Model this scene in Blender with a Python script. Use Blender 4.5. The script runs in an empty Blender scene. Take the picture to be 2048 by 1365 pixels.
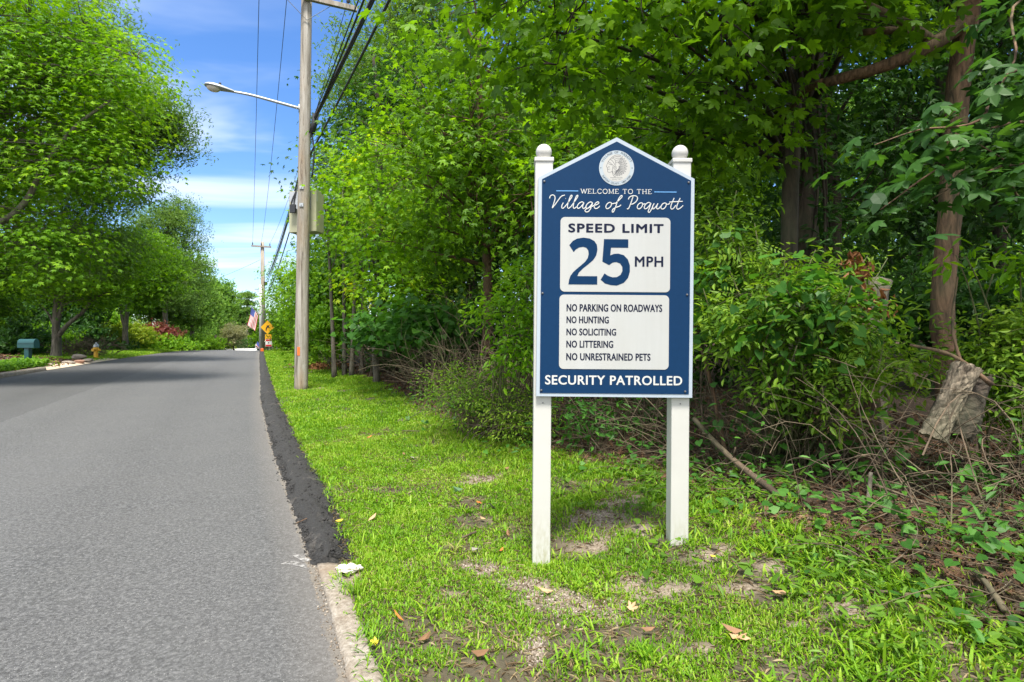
import bpy, bmesh, math, random
import numpy as np
from mathutils import Vector, Matrix

# ------------------------------------------------------------------ camera, light, exposure
SC = bpy.context.scene
COL = SC.collection
F = 1138.0            # focal length in pixels of the 2048 wide photograph (20 mm lens on 36 mm)
EYE = 1.6
cam = bpy.data.cameras.new('camera')
cam.lens = 20.0; cam.sensor_width = 36.0
cam.shift_y = 7.5 / 2048
cam.clip_start = 0.05; cam.clip_end = 3000
camo = bpy.data.objects.new('camera', cam); COL.objects.link(camo)
camo.location = (0, 0, EYE); camo.rotation_euler = (math.radians(90), 0, 0)
SC.camera = camo

SUN_EL, SUN_AZ = math.radians(67), math.radians(176)     # azimuth clockwise from +Y: high behind the camera
SUN_DIR = Vector((math.sin(SUN_AZ) * math.cos(SUN_EL), math.cos(SUN_AZ) * math.cos(SUN_EL), math.sin(SUN_EL)))
sun = bpy.data.lights.new('sun', 'SUN')
sun.energy = 4.2; sun.angle = math.radians(13); sun.color = (1.0, 0.945, 0.85)
suno = bpy.data.objects.new('sun', sun); COL.objects.link(suno)
suno.rotation_euler = SUN_DIR.to_track_quat('Z', 'Y').to_euler()
suno.location = SUN_DIR * 60

W = bpy.data.worlds.new('World'); SC.world = W; W.use_nodes = True
nt = W.node_tree; nt.nodes.clear()
wo = nt.nodes.new('ShaderNodeOutputWorld'); bg = nt.nodes.new('ShaderNodeBackground')
sky = nt.nodes.new('ShaderNodeTexSky'); sky.sky_type = 'NISHITA'; sky.sun_disc = False
sky.sun_elevation = SUN_EL; sky.sun_rotation = SUN_AZ
sky.air_density = 1.0; sky.dust_density = 0.6; sky.ozone_density = 2.5
tc = nt.nodes.new('ShaderNodeTexCoord'); sep = nt.nodes.new('ShaderNodeSeparateXYZ')
nt.links.new(tc.outputs['Generated'], sep.inputs[0])
def wmath(op, a, b=None, clamp=False):
    n = nt.nodes.new('ShaderNodeMath'); n.operation = op; n.use_clamp = clamp
    for i, v in enumerate((a, b)):
        if v is None: continue
        if isinstance(v, (int, float)): n.inputs[i].default_value = v
        else: nt.links.new(v, n.inputs[i])
    return n.outputs[0]
zz = wmath('ADD', wmath('MAXIMUM', sep.outputs[2], 0.0), 0.10)
cx = wmath('DIVIDE', sep.outputs[0], zz); cy = wmath('DIVIDE', sep.outputs[1], zz)
cmb = nt.nodes.new('ShaderNodeCombineXYZ')
nt.links.new(wmath('MULTIPLY', cx, 0.55), cmb.inputs[0]); nt.links.new(wmath('MULTIPLY', cy, 1.55), cmb.inputs[1])
ns = nt.nodes.new('ShaderNodeTexNoise'); ns.inputs['Scale'].default_value = 1.0; ns.inputs['Detail'].default_value = 5
ns.inputs['Roughness'].default_value = 0.52; ns.inputs['Distortion'].default_value = 0.5
nt.links.new(cmb.outputs[0], ns.inputs['Vector'])
rp = nt.nodes.new('ShaderNodeMapRange'); rp.inputs[1].default_value = 0.44; rp.inputs[2].default_value = 0.74
rp.interpolation_type = 'SMOOTHSTEP'
nt.links.new(ns.outputs[0], rp.inputs[0])
low = nt.nodes.new('ShaderNodeMapRange')                  # cirrus sits low, thins out towards the zenith
low.inputs[1].default_value = 0.52; low.inputs[2].default_value = 0.34; low.inputs[3].default_value = 0.0; low.inputs[4].default_value = 0.92
nt.links.new(sep.outputs[2], low.inputs[0])
cl = wmath('MULTIPLY', rp.outputs[0], low.outputs[0], True)
hs = nt.nodes.new('ShaderNodeHueSaturation'); hs.inputs['Saturation'].default_value = 1.26; hs.inputs['Hue'].default_value = 0.508
hs.inputs['Value'].default_value = .86
nt.links.new(sky.outputs[0], hs.inputs['Color'])
mx = nt.nodes.new('ShaderNodeMix'); mx.data_type = 'RGBA'
nt.links.new(cl, mx.inputs[0]); nt.links.new(hs.outputs[0], mx.inputs[6]); mx.inputs[7].default_value = (4.0, 4.4, 5.0, 1)
top_fill = nt.nodes.new('ShaderNodeMapRange'); top_fill.interpolation_type = 'SMOOTHSTEP'           # unseen white sky overhead, added as neutral fill light
top_fill.inputs[1].default_value = 0.53; top_fill.inputs[2].default_value = 0.72; top_fill.inputs[3].default_value = 0; top_fill.inputs[4].default_value = .85
nt.links.new(sep.outputs[2], top_fill.inputs[0])
rear_fill = nt.nodes.new('ShaderNodeMapRange'); rear_fill.interpolation_type = 'SMOOTHSTEP'           # same added white fill behind the camera, out of view
rear_fill.inputs[1].default_value = 0.15; rear_fill.inputs[2].default_value = -.35; rear_fill.inputs[3].default_value = 0; rear_fill.inputs[4].default_value = .9
nt.links.new(sep.outputs[1], rear_fill.inputs[0])
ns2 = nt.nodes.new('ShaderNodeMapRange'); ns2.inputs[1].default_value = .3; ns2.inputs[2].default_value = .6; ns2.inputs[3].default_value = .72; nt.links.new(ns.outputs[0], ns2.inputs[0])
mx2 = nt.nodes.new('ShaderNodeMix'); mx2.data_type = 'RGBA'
nt.links.new(wmath('MULTIPLY', wmath('MAXIMUM', top_fill.outputs[0], rear_fill.outputs[0]), ns2.outputs[0], True), mx2.inputs[0])
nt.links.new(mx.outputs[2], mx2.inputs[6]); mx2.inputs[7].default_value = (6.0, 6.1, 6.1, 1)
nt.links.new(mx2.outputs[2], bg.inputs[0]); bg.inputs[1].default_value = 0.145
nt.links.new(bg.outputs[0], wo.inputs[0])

SC.view_settings.view_transform = 'Standard'; SC.view_settings.look = 'None'
SC.view_settings.exposure = 1.1; SC.view_settings.gamma = 1.0
SC.render.engine = 'CYCLES'
SC.cycles.max_bounces = 6; SC.cycles.diffuse_bounces = 4; SC.cycles.glossy_bounces = 2
SC.cycles.transmission_bounces = 4; SC.cycles.transparent_max_bounces = 4
SC.cycles.caustics_reflective = False; SC.cycles.caustics_refractive = False
SC.cycles.use_denoising = True

# ------------------------------------------------------------------ small tools
def at(px, py, Y):
    """World point at depth Y that the photograph shows at pixel (px, py) of 2048 x 1365."""
    return np.array(((px - 1024) / F * Y, Y, EYE + (690 - py) / F * Y))
def sm(x, a, b):
    t = np.clip((np.asarray(x, float) - a) / (b - a), 0, 1); return t * t * (3 - 2 * t)
def vnoise(x, y, seed=0):
    x = np.asarray(x, float); y = np.asarray(y, float)
    xi = np.floor(x); yi = np.floor(y); fx = x - xi; fy = y - yi
    fx = fx * fx * (3 - 2 * fx); fy = fy * fy * (3 - 2 * fy)
    def h(a, b):
        s = np.sin(a * 127.1 + b * 311.7 + seed * 74.7) * 43758.5453
        return s - np.floor(s)
    return (h(xi, yi) * (1 - fx) + h(xi + 1, yi) * fx) * (1 - fy) + (h(xi, yi + 1) * (1 - fx) + h(xi + 1, yi + 1) * fx) * fy
def fnoise(x, y, seed=0):
    return (vnoise(x, y, seed) + .5 * vnoise(x * 2.1, y * 2.1, seed + 1) + .25 * vnoise(x * 4.3, y * 4.3, seed + 2)) / 1.75 - .5

class MB:
    """Collects faces of any size and links them as ONE mesh object."""
    def __init__(s): s.V = []; s.F = {}; s.n = 0; s.M = {}
    def add(s, V, faces, mi=0):
        V = np.asarray(V, float).reshape(-1, 3)
        for f in faces:
            f = np.asarray(f, np.int64)
            if f.ndim == 1: f = f[None]
            if f.size == 0: continue
            s.F.setdefault(f.shape[1], []).append(f + s.n)
            s.M.setdefault(f.shape[1], []).append(np.full(len(f), mi, np.int32))
        s.V.append(V); s.n += len(V)
    def box(s, c, d, R=None, mi=0, taper=1.0, bev=0.0):
        d = np.asarray(d, float) / 2
        if bev <= 0:
            v = np.array([(x, y, z) for z in (-1, 1) for y in (-1, 1) for x in (-1, 1)], float)
            v[v[:, 2] > 0, :2] *= taper
            v = v * d; fs = [(0, 2, 3, 1), (4, 5, 7, 6), (0, 1, 5, 4), (2, 6, 7, 3), (0, 4, 6, 2), (1, 3, 7, 5)]
            if R is not None: v = v @ np.array(R).T
            s.add(v + np.asarray(c, float), [np.array(fs)], mi); return
        bm = bmesh.new(); bmesh.ops.create_cube(bm, size=1)
        for q in bm.verts: q.co = Vector((q.co.x * 2 * d[0], q.co.y * 2 * d[1], q.co.z * 2 * d[2]))
        bmesh.ops.bevel(bm, geom=bm.edges[:], offset=bev, segments=2, affect='EDGES', profile=.5)
        s.bm(bm, c, R, mi)
    def bm(s, bm, c=(0, 0, 0), R=None, mi=0):
        bm.verts.index_update()
        v = np.array([q.co[:] for q in bm.verts])
        if R is not None: v = v @ np.array(R).T
        g = {}
        for f in bm.faces: g.setdefault(len(f.verts), []).append([q.index for q in f.verts])
        s.add(v + np.asarray(c, float), [np.array(q) for q in g.values()], mi); bm.free()
    def tube(s, P, r, n=6, mi=0, cap=True, flat=1.0, rough=0.0, rng=None, ref=None):
        P = np.asarray(P, float); m = len(P); r = np.broadcast_to(np.asarray(r, float), (m,))
        T = np.gradient(P, axis=0); T /= np.linalg.norm(T, axis=1)[:, None] + 1e-9
        mt = T.mean(0); ref = np.asarray(ref, float) if ref is not None else np.array((0, 0, 1.)) if abs(mt[2]) < .8 * np.linalg.norm(mt) + 1e-9 else np.array((0, 1., 0))
        A = np.cross(T, ref); A /= np.linalg.norm(A, axis=1)[:, None] + 1e-9
        B = np.cross(T, A)
        a = np.linspace(0, 2 * np.pi, n, endpoint=False)
        rr = r[:, None, None] * np.ones((m, n, 1))
        if rough and rng is not None: rr = rr * (1 + rough * rng.standard_normal((m, n, 1)))
        V = P[:, None] + rr * (np.cos(a)[None, :, None] * A[:, None] + flat * np.sin(a)[None, :, None] * B[:, None])
        i = np.arange(m - 1)[:, None] * n; j = np.arange(n)[None]; k = (np.arange(n)[None] + 1) % n
        q = np.stack([i + j, i + k, i + n + k, i + n + j], -1).reshape(-1, 4)
        fs = [q]
        if cap: fs += [np.arange(n)[::-1], np.arange(n) + (m - 1) * n]
        s.add(V.reshape(-1, 3), fs, mi)
    def lathe(s, prof, c=(0, 0, 0), n=20, mi=0, R=None):
        prof = np.asarray(prof, float); m = len(prof); a = np.linspace(0, 2 * np.pi, n, endpoint=False)
        V = np.stack([prof[:, 0:1] * np.cos(a), prof[:, 0:1] * np.sin(a), np.repeat(prof[:, 1:2], n, 1)], -1).reshape(-1, 3)
        if R is not None: V = V @ np.array(R).T
        i = np.arange(m - 1)[:, None] * n; j = np.arange(n)[None]; k = (j + 1) % n
        s.add(V + np.asarray(c, float), [np.stack([i + j, i + k, i + n + k, i + n + j], -1).reshape(-1, 4), np.arange(n)[::-1], np.arange(n) + (m - 1) * n], mi)
    def prism(s, pts, y0, y1, mi=0):
        """Polygon in the x-z plane (counter-clockwise seen from -y) pushed from y0 (front) to y1."""
        p = np.asarray(pts, float); n = len(p)
        a = np.stack([p[:, 0], np.full(n, y0), p[:, 1]], 1); b = np.stack([p[:, 0], np.full(n, y1), p[:, 1]], 1)
        i = np.arange(n); j = (i + 1) % n
        s.add(np.vstack([a, b]), [i, (i + n)[::-1], np.stack([j, i, i + n, j + n], 1)], mi)
    def obj(s, name, mats, parent=None, smooth=False, loc=None):
        V = np.vstack(s.V) if s.V else np.zeros((0, 3))
        if loc is not None: V = V - np.asarray(loc, float)
        me = bpy.data.meshes.new(name)
        me.vertices.add(len(V)); me.vertices.foreach_set('co', V.astype(np.float32).ravel())
        li, ls, mi, c = [], [], [], 0
        for k, L in s.F.items():
            f = np.vstack(L); li.append(f.ravel()); ls.append(c + np.arange(len(f)) * k); c += f.size
            mi.append(np.concatenate(s.M[k]))
        li = np.concatenate(li).astype(np.int32); ls = np.concatenate(ls).astype(np.int32); mi = np.concatenate(mi)
        me.loops.add(len(li)); me.loops.foreach_set('vertex_index', li)
        me.polygons.add(len(ls)); me.polygons.foreach_set('loop_start', ls)
        me.polygons.foreach_set('material_index', mi)
        me.polygons.foreach_set('use_smooth', np.full(len(ls), bool(smooth)))
        me.update(calc_edges=True)
        for m in (mats if isinstance(mats, (list, tuple)) else [mats]): me.materials.append(m)
        o = bpy.data.objects.new(name, me); COL.objects.link(o)
        if parent is not None: o.parent = parent
        if loc is not None and parent is None: o.location = loc
        return o

def tag(o, label=None, cat=None, group=None, kind=None):
    if label: o['label'] = label
    if cat: o['category'] = cat
    if group: o['group'] = group
    if kind: o['kind'] = kind
    return o
def thing(name, label, cat, loc=(0, 0, 0), rz=0, group=None):
    o = bpy.data.objects.new(name, None); COL.objects.link(o)
    o.location = tuple(float(q) for q in loc); o.rotation_euler = (0, 0, rz); o.empty_display_size = .2
    return tag(o, label, cat, group)
def dup(root, loc, rz=0, sc=1.0, label=None):
    r = root.copy(); COL.objects.link(r); r.location = tuple(float(q) for q in loc); r.rotation_euler = (0, 0, rz)
    r.scale = (sc, sc, sc) if isinstance(sc, (int, float)) else sc
    if label: r['label'] = label
    for ch in list(root.children):
        c = ch.copy(); COL.objects.link(c); c.parent = r
        for g in list(ch.children):
            d = g.copy(); COL.objects.link(d); d.parent = c
    return r
def rotm(ax, a): return np.array(Matrix.Rotation(a, 3, ax))
def bez(P, n=10):
    P = [np.asarray(p, float) for p in P]; t = np.linspace(0, 1, n)[:, None]
    while len(P) > 1: P = [p * (1 - t) + q * t for p, q in zip(P[:-1], P[1:])]
    return P[0]
def catmull(P, n=6):
    P = np.asarray(P, float); Q = np.vstack([2 * P[0] - P[1], P, 2 * P[-1] - P[-2]]); out = []
    for i in range(len(P) - 1):
        p0, p1, p2, p3 = Q[i:i + 4]
        for t in np.linspace(0, 1, n, endpoint=False):
            out.append(.5 * (2 * p1 + (p2 - p0) * t + (2 * p0 - 5 * p1 + 4 * p2 - p3) * t ** 2 + (3 * p1 - p0 - 3 * p2 + p3) * t ** 3))
    return np.array(out + [P[-1]])

# ------------------------------------------------------------------ materials
def newmat(name):
    m = bpy.data.materials.new(name); m.use_nodes = True; t = m.node_tree; t.nodes.clear()
    out = t.nodes.new('ShaderNodeOutputMaterial'); b = t.nodes.new('ShaderNodeBsdfPrincipled')
    t.links.new(b.outputs[0], out.inputs[0]); return m, t, b, out
def lk(t, v, sock):
    if isinstance(v, (int, float)): sock.default_value = v
    elif isinstance(v, tuple): sock.default_value = (v + (1,))[:4] if len(sock.default_value) == 4 else v
    else: t.links.new(v, sock)
def nnoise(t, scale, detail=4, rough=.55, co='Object', stretch=None, dist=0):
    c = t.nodes.new('ShaderNodeTexCoord'); n = t.nodes.new('ShaderNodeTexNoise')
    n.inputs['Scale'].default_value = scale; n.inputs['Detail'].default_value = detail; n.inputs['Roughness'].default_value = rough
    n.inputs['Distortion'].default_value = dist
    if stretch:
        mp = t.nodes.new('ShaderNodeMapping'); mp.inputs['Scale'].default_value = stretch
        t.links.new(c.outputs[co], mp.inputs[0]); t.links.new(mp.outputs[0], n.inputs['Vector'])
    else: t.links.new(c.outputs[co], n.inputs['Vector'])
    return n.outputs[0]
def ramp(t, v, stops, interp='LINEAR'):
    r = t.nodes.new('ShaderNodeValToRGB'); r.color_ramp.interpolation = interp
    e = r.color_ramp.elements
    while len(e) < len(stops): e.new(.5)
    for q, (p, c) in zip(e, stops): q.position = p; q.color = (c + (1,))[:4] if isinstance(c, tuple) else (c, c, c, 1)
    lk(t, v, r.inputs[0]); return r.outputs[0]
def mixc(t, f, a, b, mode='MIX'):
    m = t.nodes.new('ShaderNodeMix'); m.data_type = 'RGBA'; m.blend_type = mode
    lk(t, f, m.inputs[0]); lk(t, a, m.inputs[6]); lk(t, b, m.inputs[7]); return m.outputs[2]
def nmath(t, op, a, b=None, clamp=False):
    n = t.nodes.new('ShaderNodeMath'); n.operation = op; n.use_clamp = clamp
    lk(t, a, n.inputs[0])
    if b is not None: lk(t, b, n.inputs[1])
    return n.outputs[0]
def bump(t, b, h, strength=.4, dist=.02):
    n = t.nodes.new('ShaderNodeBump'); n.inputs['Strength'].default_value = strength; n.inputs['Distance'].default_value = dist
    lk(t, h, n.inputs['Height']); t.links.new(n.outputs[0], b.inputs['Normal'])
def attr(t, name):
    n = t.nodes.new('ShaderNodeAttribute'); n.attribute_name = name; return n
def plain(name, c, rough=.5, metal=0, var=.12, scale=6, bmp=0):
    m, t, b, o = newmat(name)
    n = nnoise(t, scale, 5)
    lk(t, mixc(t, n, tuple(q * (1 - var) for q in c), tuple(min(1, q * (1 + var)) for q in c)), b.inputs['Base Color'])
    b.inputs['Roughness'].default_value = rough; b.inputs['Metallic'].default_value = metal
    if bmp: bump(t, b, nnoise(t, scale * 8, 4), bmp, .004)
    return m
def leafmat(name, cols, trans=.38, rough=.5, patch=.5, patch_scale=.5):
    """Each leaf takes its own colour of the range; a slow noise shifts whole sprays."""
    m, t, b, o = newmat(name)
    g = t.nodes.new('ShaderNodeNewGeometry')
    pn = nnoise(t, patch_scale, 3)
    f = nmath(t, 'ADD', nmath(t, 'MULTIPLY', g.outputs['Random Per Island'], 1 - patch), nmath(t, 'MULTIPLY', nmath(t, 'SUBTRACT', nmath(t, 'MULTIPLY', pn, 2.2), .6), patch), True)
    c = ramp(t, f, [(i / (len(cols) - 1), q) for i, q in enumerate(cols)])
    lk(t, c, b.inputs['Base Color']); b.inputs['Roughness'].default_value = rough
    b.inputs['Specular IOR Level'].default_value = .3
    tr = t.nodes.new('ShaderNodeBsdfTranslucent')
    lk(t, mixc(t, 1.0, c, (1.15, 1.1, .45), 'MULTIPLY'), tr.inputs[0])
    hb = t.nodes.new('ShaderNodeMixShader'); hb.inputs[0].default_value = trans
    t.links.new(b.outputs[0], hb.inputs[1]); t.links.new(tr.outputs[0], hb.inputs[2]); t.links.new(hb.outputs[0], o.inputs[0])
    return m
def barkmat(name, dark, light, scale=9, stretch=(1, 1, .22), strength=.9):
    m, t, b, o = newmat(name)
    n = nnoise(t, scale, 6, .65, stretch=stretch, dist=.6); n2 = nnoise(t, 1.3, 4)
    c = ramp(t, n, [(.34, dark), (.52, tuple((a + q) / 2 for a, q in zip(dark, light))), (.7, light)])
    c = mixc(t, ramp(t, n2, [(.45, 0.0), (.7, .45)]), c, (.10, .12, .06))
    lk(t, c, b.inputs['Base Color']); b.inputs['Roughness'].default_value = .9
    bump(t, b, n, strength, .03); return m

M = {}
M['leaf_maple'] = leafmat('maple_leaves', [(0.03, 0.085, 0.008), (0.08, 0.19, 0.01), (0.165, 0.35, 0.012), (0.3, 0.53, 0.016)], 0.54)
M['leaf_shade'] = leafmat('shade_leaves', [(0.012, 0.045, 0.012), (0.028, 0.09, 0.018), (0.055, 0.15, 0.026), (0.1, 0.23, 0.034)], 0.48)  # darker copy of the leaf greens: shade inside the wood put into the colour
M['leaf_lime'] = leafmat('lime_leaves', [(0.055, 0.155, 0.008), (0.12, 0.29, 0.01), (0.22, 0.43, 0.012), (0.38, 0.57, 0.016)], 0.56)
M['leaf_yellow'] = leafmat('yellow_tipped_leaves', [(0.06, 0.19, 0.01), (0.14, 0.34, 0.012), (0.28, 0.5, 0.016), (0.62, 0.56, 0.02)], 0.54, patch=.62, patch_scale=.8)
M['leaf_oak'] = leafmat('oak_leaves', [(0.05, 0.11, 0.022), (0.1, 0.2, 0.036), (0.16, 0.29, 0.055), (0.25, 0.4, 0.1)], 0.46)
M['leaf_far'] = leafmat('distant_leaves', [(0.06, 0.15, 0.03), (0.12, 0.26, 0.04), (0.21, 0.38, 0.055), (0.3, 0.48, 0.08)], 0.5)
M['leaf_pale'] = leafmat('pale_dry_leaves', [(0.158, 0.185, 0.106), (0.251, 0.264, 0.145), (0.343, 0.343, 0.198), (0.422, 0.409, 0.251)], 0.38)
M['leaf_vine'] = leafmat('vine_leaves', [(0.05, 0.13, 0.012), (0.12, 0.25, 0.02), (0.23, 0.39, 0.03), (0.42, 0.52, 0.07)], 0.5)
M['leaf_ivy'] = leafmat('ground_ivy_leaves', [(0.025, 0.09, 0.016), (0.05, 0.16, 0.022), (0.09, 0.25, 0.032), (0.15, 0.34, 0.04)], 0.46)
M['leaf_red'] = leafmat('red_leaves', [(.11,.03,.03),(.20,.055,.05),(.29,.10,.085),(.36,.16,.13)], 0.43)
M['leaf_hedge'] = leafmat('hedge_leaves', [(0.05, 0.15, 0.01), (0.11, 0.27, 0.014), (0.21, 0.41, 0.02), (0.34, 0.52, 0.035)], 0.48)
M['leaf_gold'] = leafmat('golden_leaves', [(.10,.19,.015),(.19,.30,.02),(.30,.39,.03),(.42,.42,.04)], 0.48)
M['leaf_dead'] = leafmat('dead_curled_leaves', [(0.07, 0.03, 0.012), (0.16, 0.07, 0.03), (0.28, 0.13, 0.055), (0.4, 0.22, 0.1)], 0.2, .7)
M['litter'] = leafmat('leaf_litter', [(0.045, 0.026, 0.015), (0.09, 0.05, 0.028), (0.16, 0.09, 0.05), (0.28, 0.17, 0.1)], 0.1, .85)
M['grass'] = leafmat('grass_blades', [(0.05, 0.125, 0.008), (0.11, 0.26, 0.011), (0.19, 0.37, 0.016), (0.29, 0.45, 0.03), (0.42, 0.37, 0.15)], 0.42, .5, patch=.42, patch_scale=1.6)
M['bark_brown'] = barkmat('brown_bark', (.035, .019, .010), (.25, .145, .085), 16)
M['bark_dark'] = barkmat('dark_bark', (.012, .009, .006), (.075, .055, .038))
M['bark_grey'] = barkmat('grey_bark', (.04, .034, .026), (.22, .19, .15), 8)
M['twig'] = barkmat('dry_twigs', (.035, .024, .015), (.20, .145, .095), 5, (1, 1, 1), .3)
M['twig_green'] = barkmat('green_stems', (.03, .04, .012), (.14, .14, .05), 5, (1, 1, 1), .3)
M['white_vinyl'] = None
# ------------------------------------------------------------------ terrain
_ey = np.array([-60, -30, 0, 2.585, 3.88, 5.36, 7.6, 13.04, 20.3, 33.3, 46, 60, 75, 90, 120])
_ex = np.array([28.9, 14.5, .45, -.76, -1.36, -2.09, -3.2, -5.76, -9.0, -14.8, -20.4, -26.3, -31, -33, -30])
_ly = np.array([-60, -30, 0, 18.85, 22.3, 28.2, 39, 46, 60, 75, 90, 120])
_lx = np.array([18., 4.6, -8.7, -16.96, -18.3, -20.5, -24.3, -27.0, -33, -38, -40, -38])
def edgeR(Y): return np.interp(Y, _ey, _ex)
def edgeL(Y): return np.interp(Y, _ly, _lx)
_zy = np.arange(-80, 700, 1.0)
_zz = np.interp(_zy, [-80, 0, 36, 43, 49, 55, 64, 700], [-1.4, 0, .936, 1.06, 1.09, 1.04, .93, .93])
for _ in range(3): _zz[2:-2] = (_zz[:-4] + _zz[1:-3] + _zz[2:-2] + _zz[3:-1] + _zz[4:]) / 5
def zroad(Y): return np.interp(Y, _zy, _zz)
def ground_z(X, Y):
    X = np.asarray(X, float); Y = np.asarray(Y, float)
    u = (X - edgeR(Y)) * .9; v = (edgeL(Y) - X) * .9
    far = 1 - sm(Y, 50, 62)
    right = .022 * sm(u, 0, .25) + .055 * sm(u, .2, 1.) * sm(Y, 6, 12) - .105 * np.exp(-((u - 1.3) / .7) ** 2) * np.exp(-((Y - 3.5) / 3.) ** 2) \
        + .13 * np.clip(u - 1.9, 0, 1.7) + .05 * np.clip(u - 3.6, 0, 14)
    right += .05 * fnoise(X * 1.3, Y * 1.3, 3) * sm(u, .3, 1.5) + .18 * fnoise(X * .35, Y * .35, 7) * sm(u, 3, 6)
    left = .10 * sm(v, 0, .4) + .045 * np.clip(v - .5, 0, 12) + .12 * fnoise(X * .4, Y * .4, 9) * sm(v, 1, 4)
    g = np.where(u > 0, right, np.where(v > 0, left, -.07 * sm(-u, 0, .12) * sm(-v, 0, .12)))
    return zroad(Y) + g * far
def gnd(px, py):
    """Point of the ground the photograph shows at a pixel."""
    Y = np.geomspace(1.4, 140, 1500); X = (px - 1024) / F * Y; Z = EYE + (690 - py) / F * Y
    k = np.nonzero(Z <= ground_z(X, Y))[0]
    k = k[0] if len(k) else -1
    return np.array((X[k], Y[k], float(ground_z(X[k], Y[k]))))
def gat(X, Y, dz=0): return np.array((X, Y, float(ground_z(X, Y)) + dz))

# border between grass and wood: sorted by depth
_bp = np.array([gnd(*q)[:2] for q in [(2048, 1270), (1900, 1185), (1700, 1105), (1550, 1050), (1480, 1010), (1400, 985), (1200, 930), (1050, 900), (900, 850), (830, 805), (760, 768), (690, 747), (645, 722)]])
_bp = _bp[np.argsort(_bp[:, 1])]
def wood_edge(Y):
    x = np.interp(Y, _bp[:, 1], _bp[:, 0]); last = _bp[-1]; first = _bp[0]
    return np.where(Y > last[1], edgeR(Y) + (last[0] - edgeR(last[1])) , np.where(Y < first[1], first[0] + (first[1] - Y) * .8, x))

def nonuni(spans):
    out = []
    for a, b, st in spans: out.append(np.arange(a, b - 1e-6, st))
    return np.concatenate(out + [[spans[-1][1]]])
gx = nonuni([(-700, -100, 60), (-100, -44, 4), (-44, -12, .5), (-12, -6, .25), (-6, 5, .1), (5, 14, .3), (14, 60, 4), (60, 700, 64)])
gy = nonuni([(-60, -4, 4), (-4, 1.5, .4), (1.5, 12, .1), (12, 24, .25), (24, 70, .6), (70, 120, 5), (120, 900, 60)])
GX, GY = np.meshgrid(gx, gy); GZ = ground_z(GX, GY)
GZ = GZ - np.clip(np.hypot(GX, GY - 60) - 200, 0, None) * .0
nx, ny = len(gx), len(gy)
b = MB(); i = np.arange(ny - 1)[:, None] * nx + np.arange(nx - 1)[None]
b.add(np.stack([GX, GY, GZ], -1).reshape(-1, 3), [np.stack([i, i + 1, i + nx + 1, i + nx], -1).reshape(-1, 4)])
U = (GX - edgeR(GY)); V_ = (edgeL(GY) - GX)
nz = fnoise(GX * 2.5, GY * 2.5, 21) * .5 + fnoise(GX * .6, GY * .6, 5) * .5
wood = sm(GX - wood_edge(GY) + nz * .8, -.15, .35) * (U > 0)
patches = [(*gnd(px, py)[:2], rx * gnd(px, py)[1] / F, rd) for px, py, rx, rd in
           [(960, 1140, 62, .12), (1040, 1175, 60, .16), (1110, 1205, 70, .2), (1190, 1225, 70, .16), (1190, 1040, 75, .3), (1290, 1055, 45, .2), (1260, 1165, 60, .16), (1070, 1295, 26, .14),
            (1530, 1130, 40, .12), (1240, 1005, 70, .25), (1650, 1130, 60, .1), (1600, 1250, 60, .06), (1430, 1110, 60, .14), (1330, 1185, 70, .1), (1480, 1180, 50, .09), (1180, 1090, 60, .14), (1400, 1300, 50, .05), (900, 1190, 40, .07), (1700, 1215, 70, .08), (820, 1130, 30, .12), (960, 960, 40, .3), (600, 750, 26, 1.1), (580, 735, 18, 1.2), (640, 778, 34, .4), (700, 1160, 22, .15)]]
def bare(X, Y):
    r = np.zeros(np.shape(X))
    for a, c, rx, rd in patches:
        d = np.sqrt(((X - a) / rx) ** 2 + ((Y - c) / rd) ** 2) + fnoise(np.asarray(X) * 9, np.asarray(Y) * 9, 31) * 1.5
        r = np.maximum(r, 1 - sm(d, .25, 1.35))
    return r
br = bare(GX, GY) * (U > 0)
def lawn(X, Y):   # the mown lawn across the road starts past the hydrant
    v = edgeL(Y) - X
    return (v > .0) * sm(Y - .0, 27.5, 29.5) * (1 - sm(v, 4.0 , 5.5)) * (1 - sm(Y, 46, 50))
lw = lawn(GX, GY)
mulch = (V_ > 0) * (1 - lw)
zone = np.stack([np.clip(wood, 0, 1), np.clip(br, 0, 1), np.clip(mulch, 0, 1), np.ones_like(br)], -1)
m, t, bs, o = newmat('ground_soil')
za = attr(t, 'zone'); sp = t.nodes.new('ShaderNodeSeparateColor'); t.links.new(za.outputs['Color'], sp.inputs[0])
n1 = nnoise(t, 9, 8, .65); n2 = nnoise(t, 60, 4, .7); n3 = nnoise(t, 2.2, 5)
grassy = ramp(t, n1, [(.35, (.045, .038, .022)), (.55, (.085, .070, .042)), (.75, (.16, .125, .085))])
litter = ramp(t, n2, [(.3, (.016, .011, .007)), (.5, (.05, .03, .018)), (.7, (.12, .075, .045))])
gravel = ramp(t, n2, [(.3, (.10, .075, .055)), (.5, (.22, .175, .13)), (.72, (.40, .34, .28))])
mul = ramp(t, n2, [(.3, (.02, .014, .012)), (.55, (.06, .04, .032)), (.75, (.15, .10, .085))])
c = mixc(t, sp.outputs[1], grassy, gravel); c = mixc(t, sp.outputs[0], c, litter); c = mixc(t, sp.outputs[2], c, mul)
lk(t, c, bs.inputs['Base Color']); bs.inputs['Roughness'].default_value = .95
bump(t, bs, nmath(t, 'ADD', nmath(t, 'MULTIPLY', n2, .5), n1), .8, .03)
M['ground'] = m
go = b.obj('ground', m, smooth=True); tag(go, kind='structure')
ca = go.data.color_attributes.new('zone', 'FLOAT_COLOR', 'POINT'); ca.data.foreach_set('color', zone.astype(np.float32).ravel())

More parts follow.
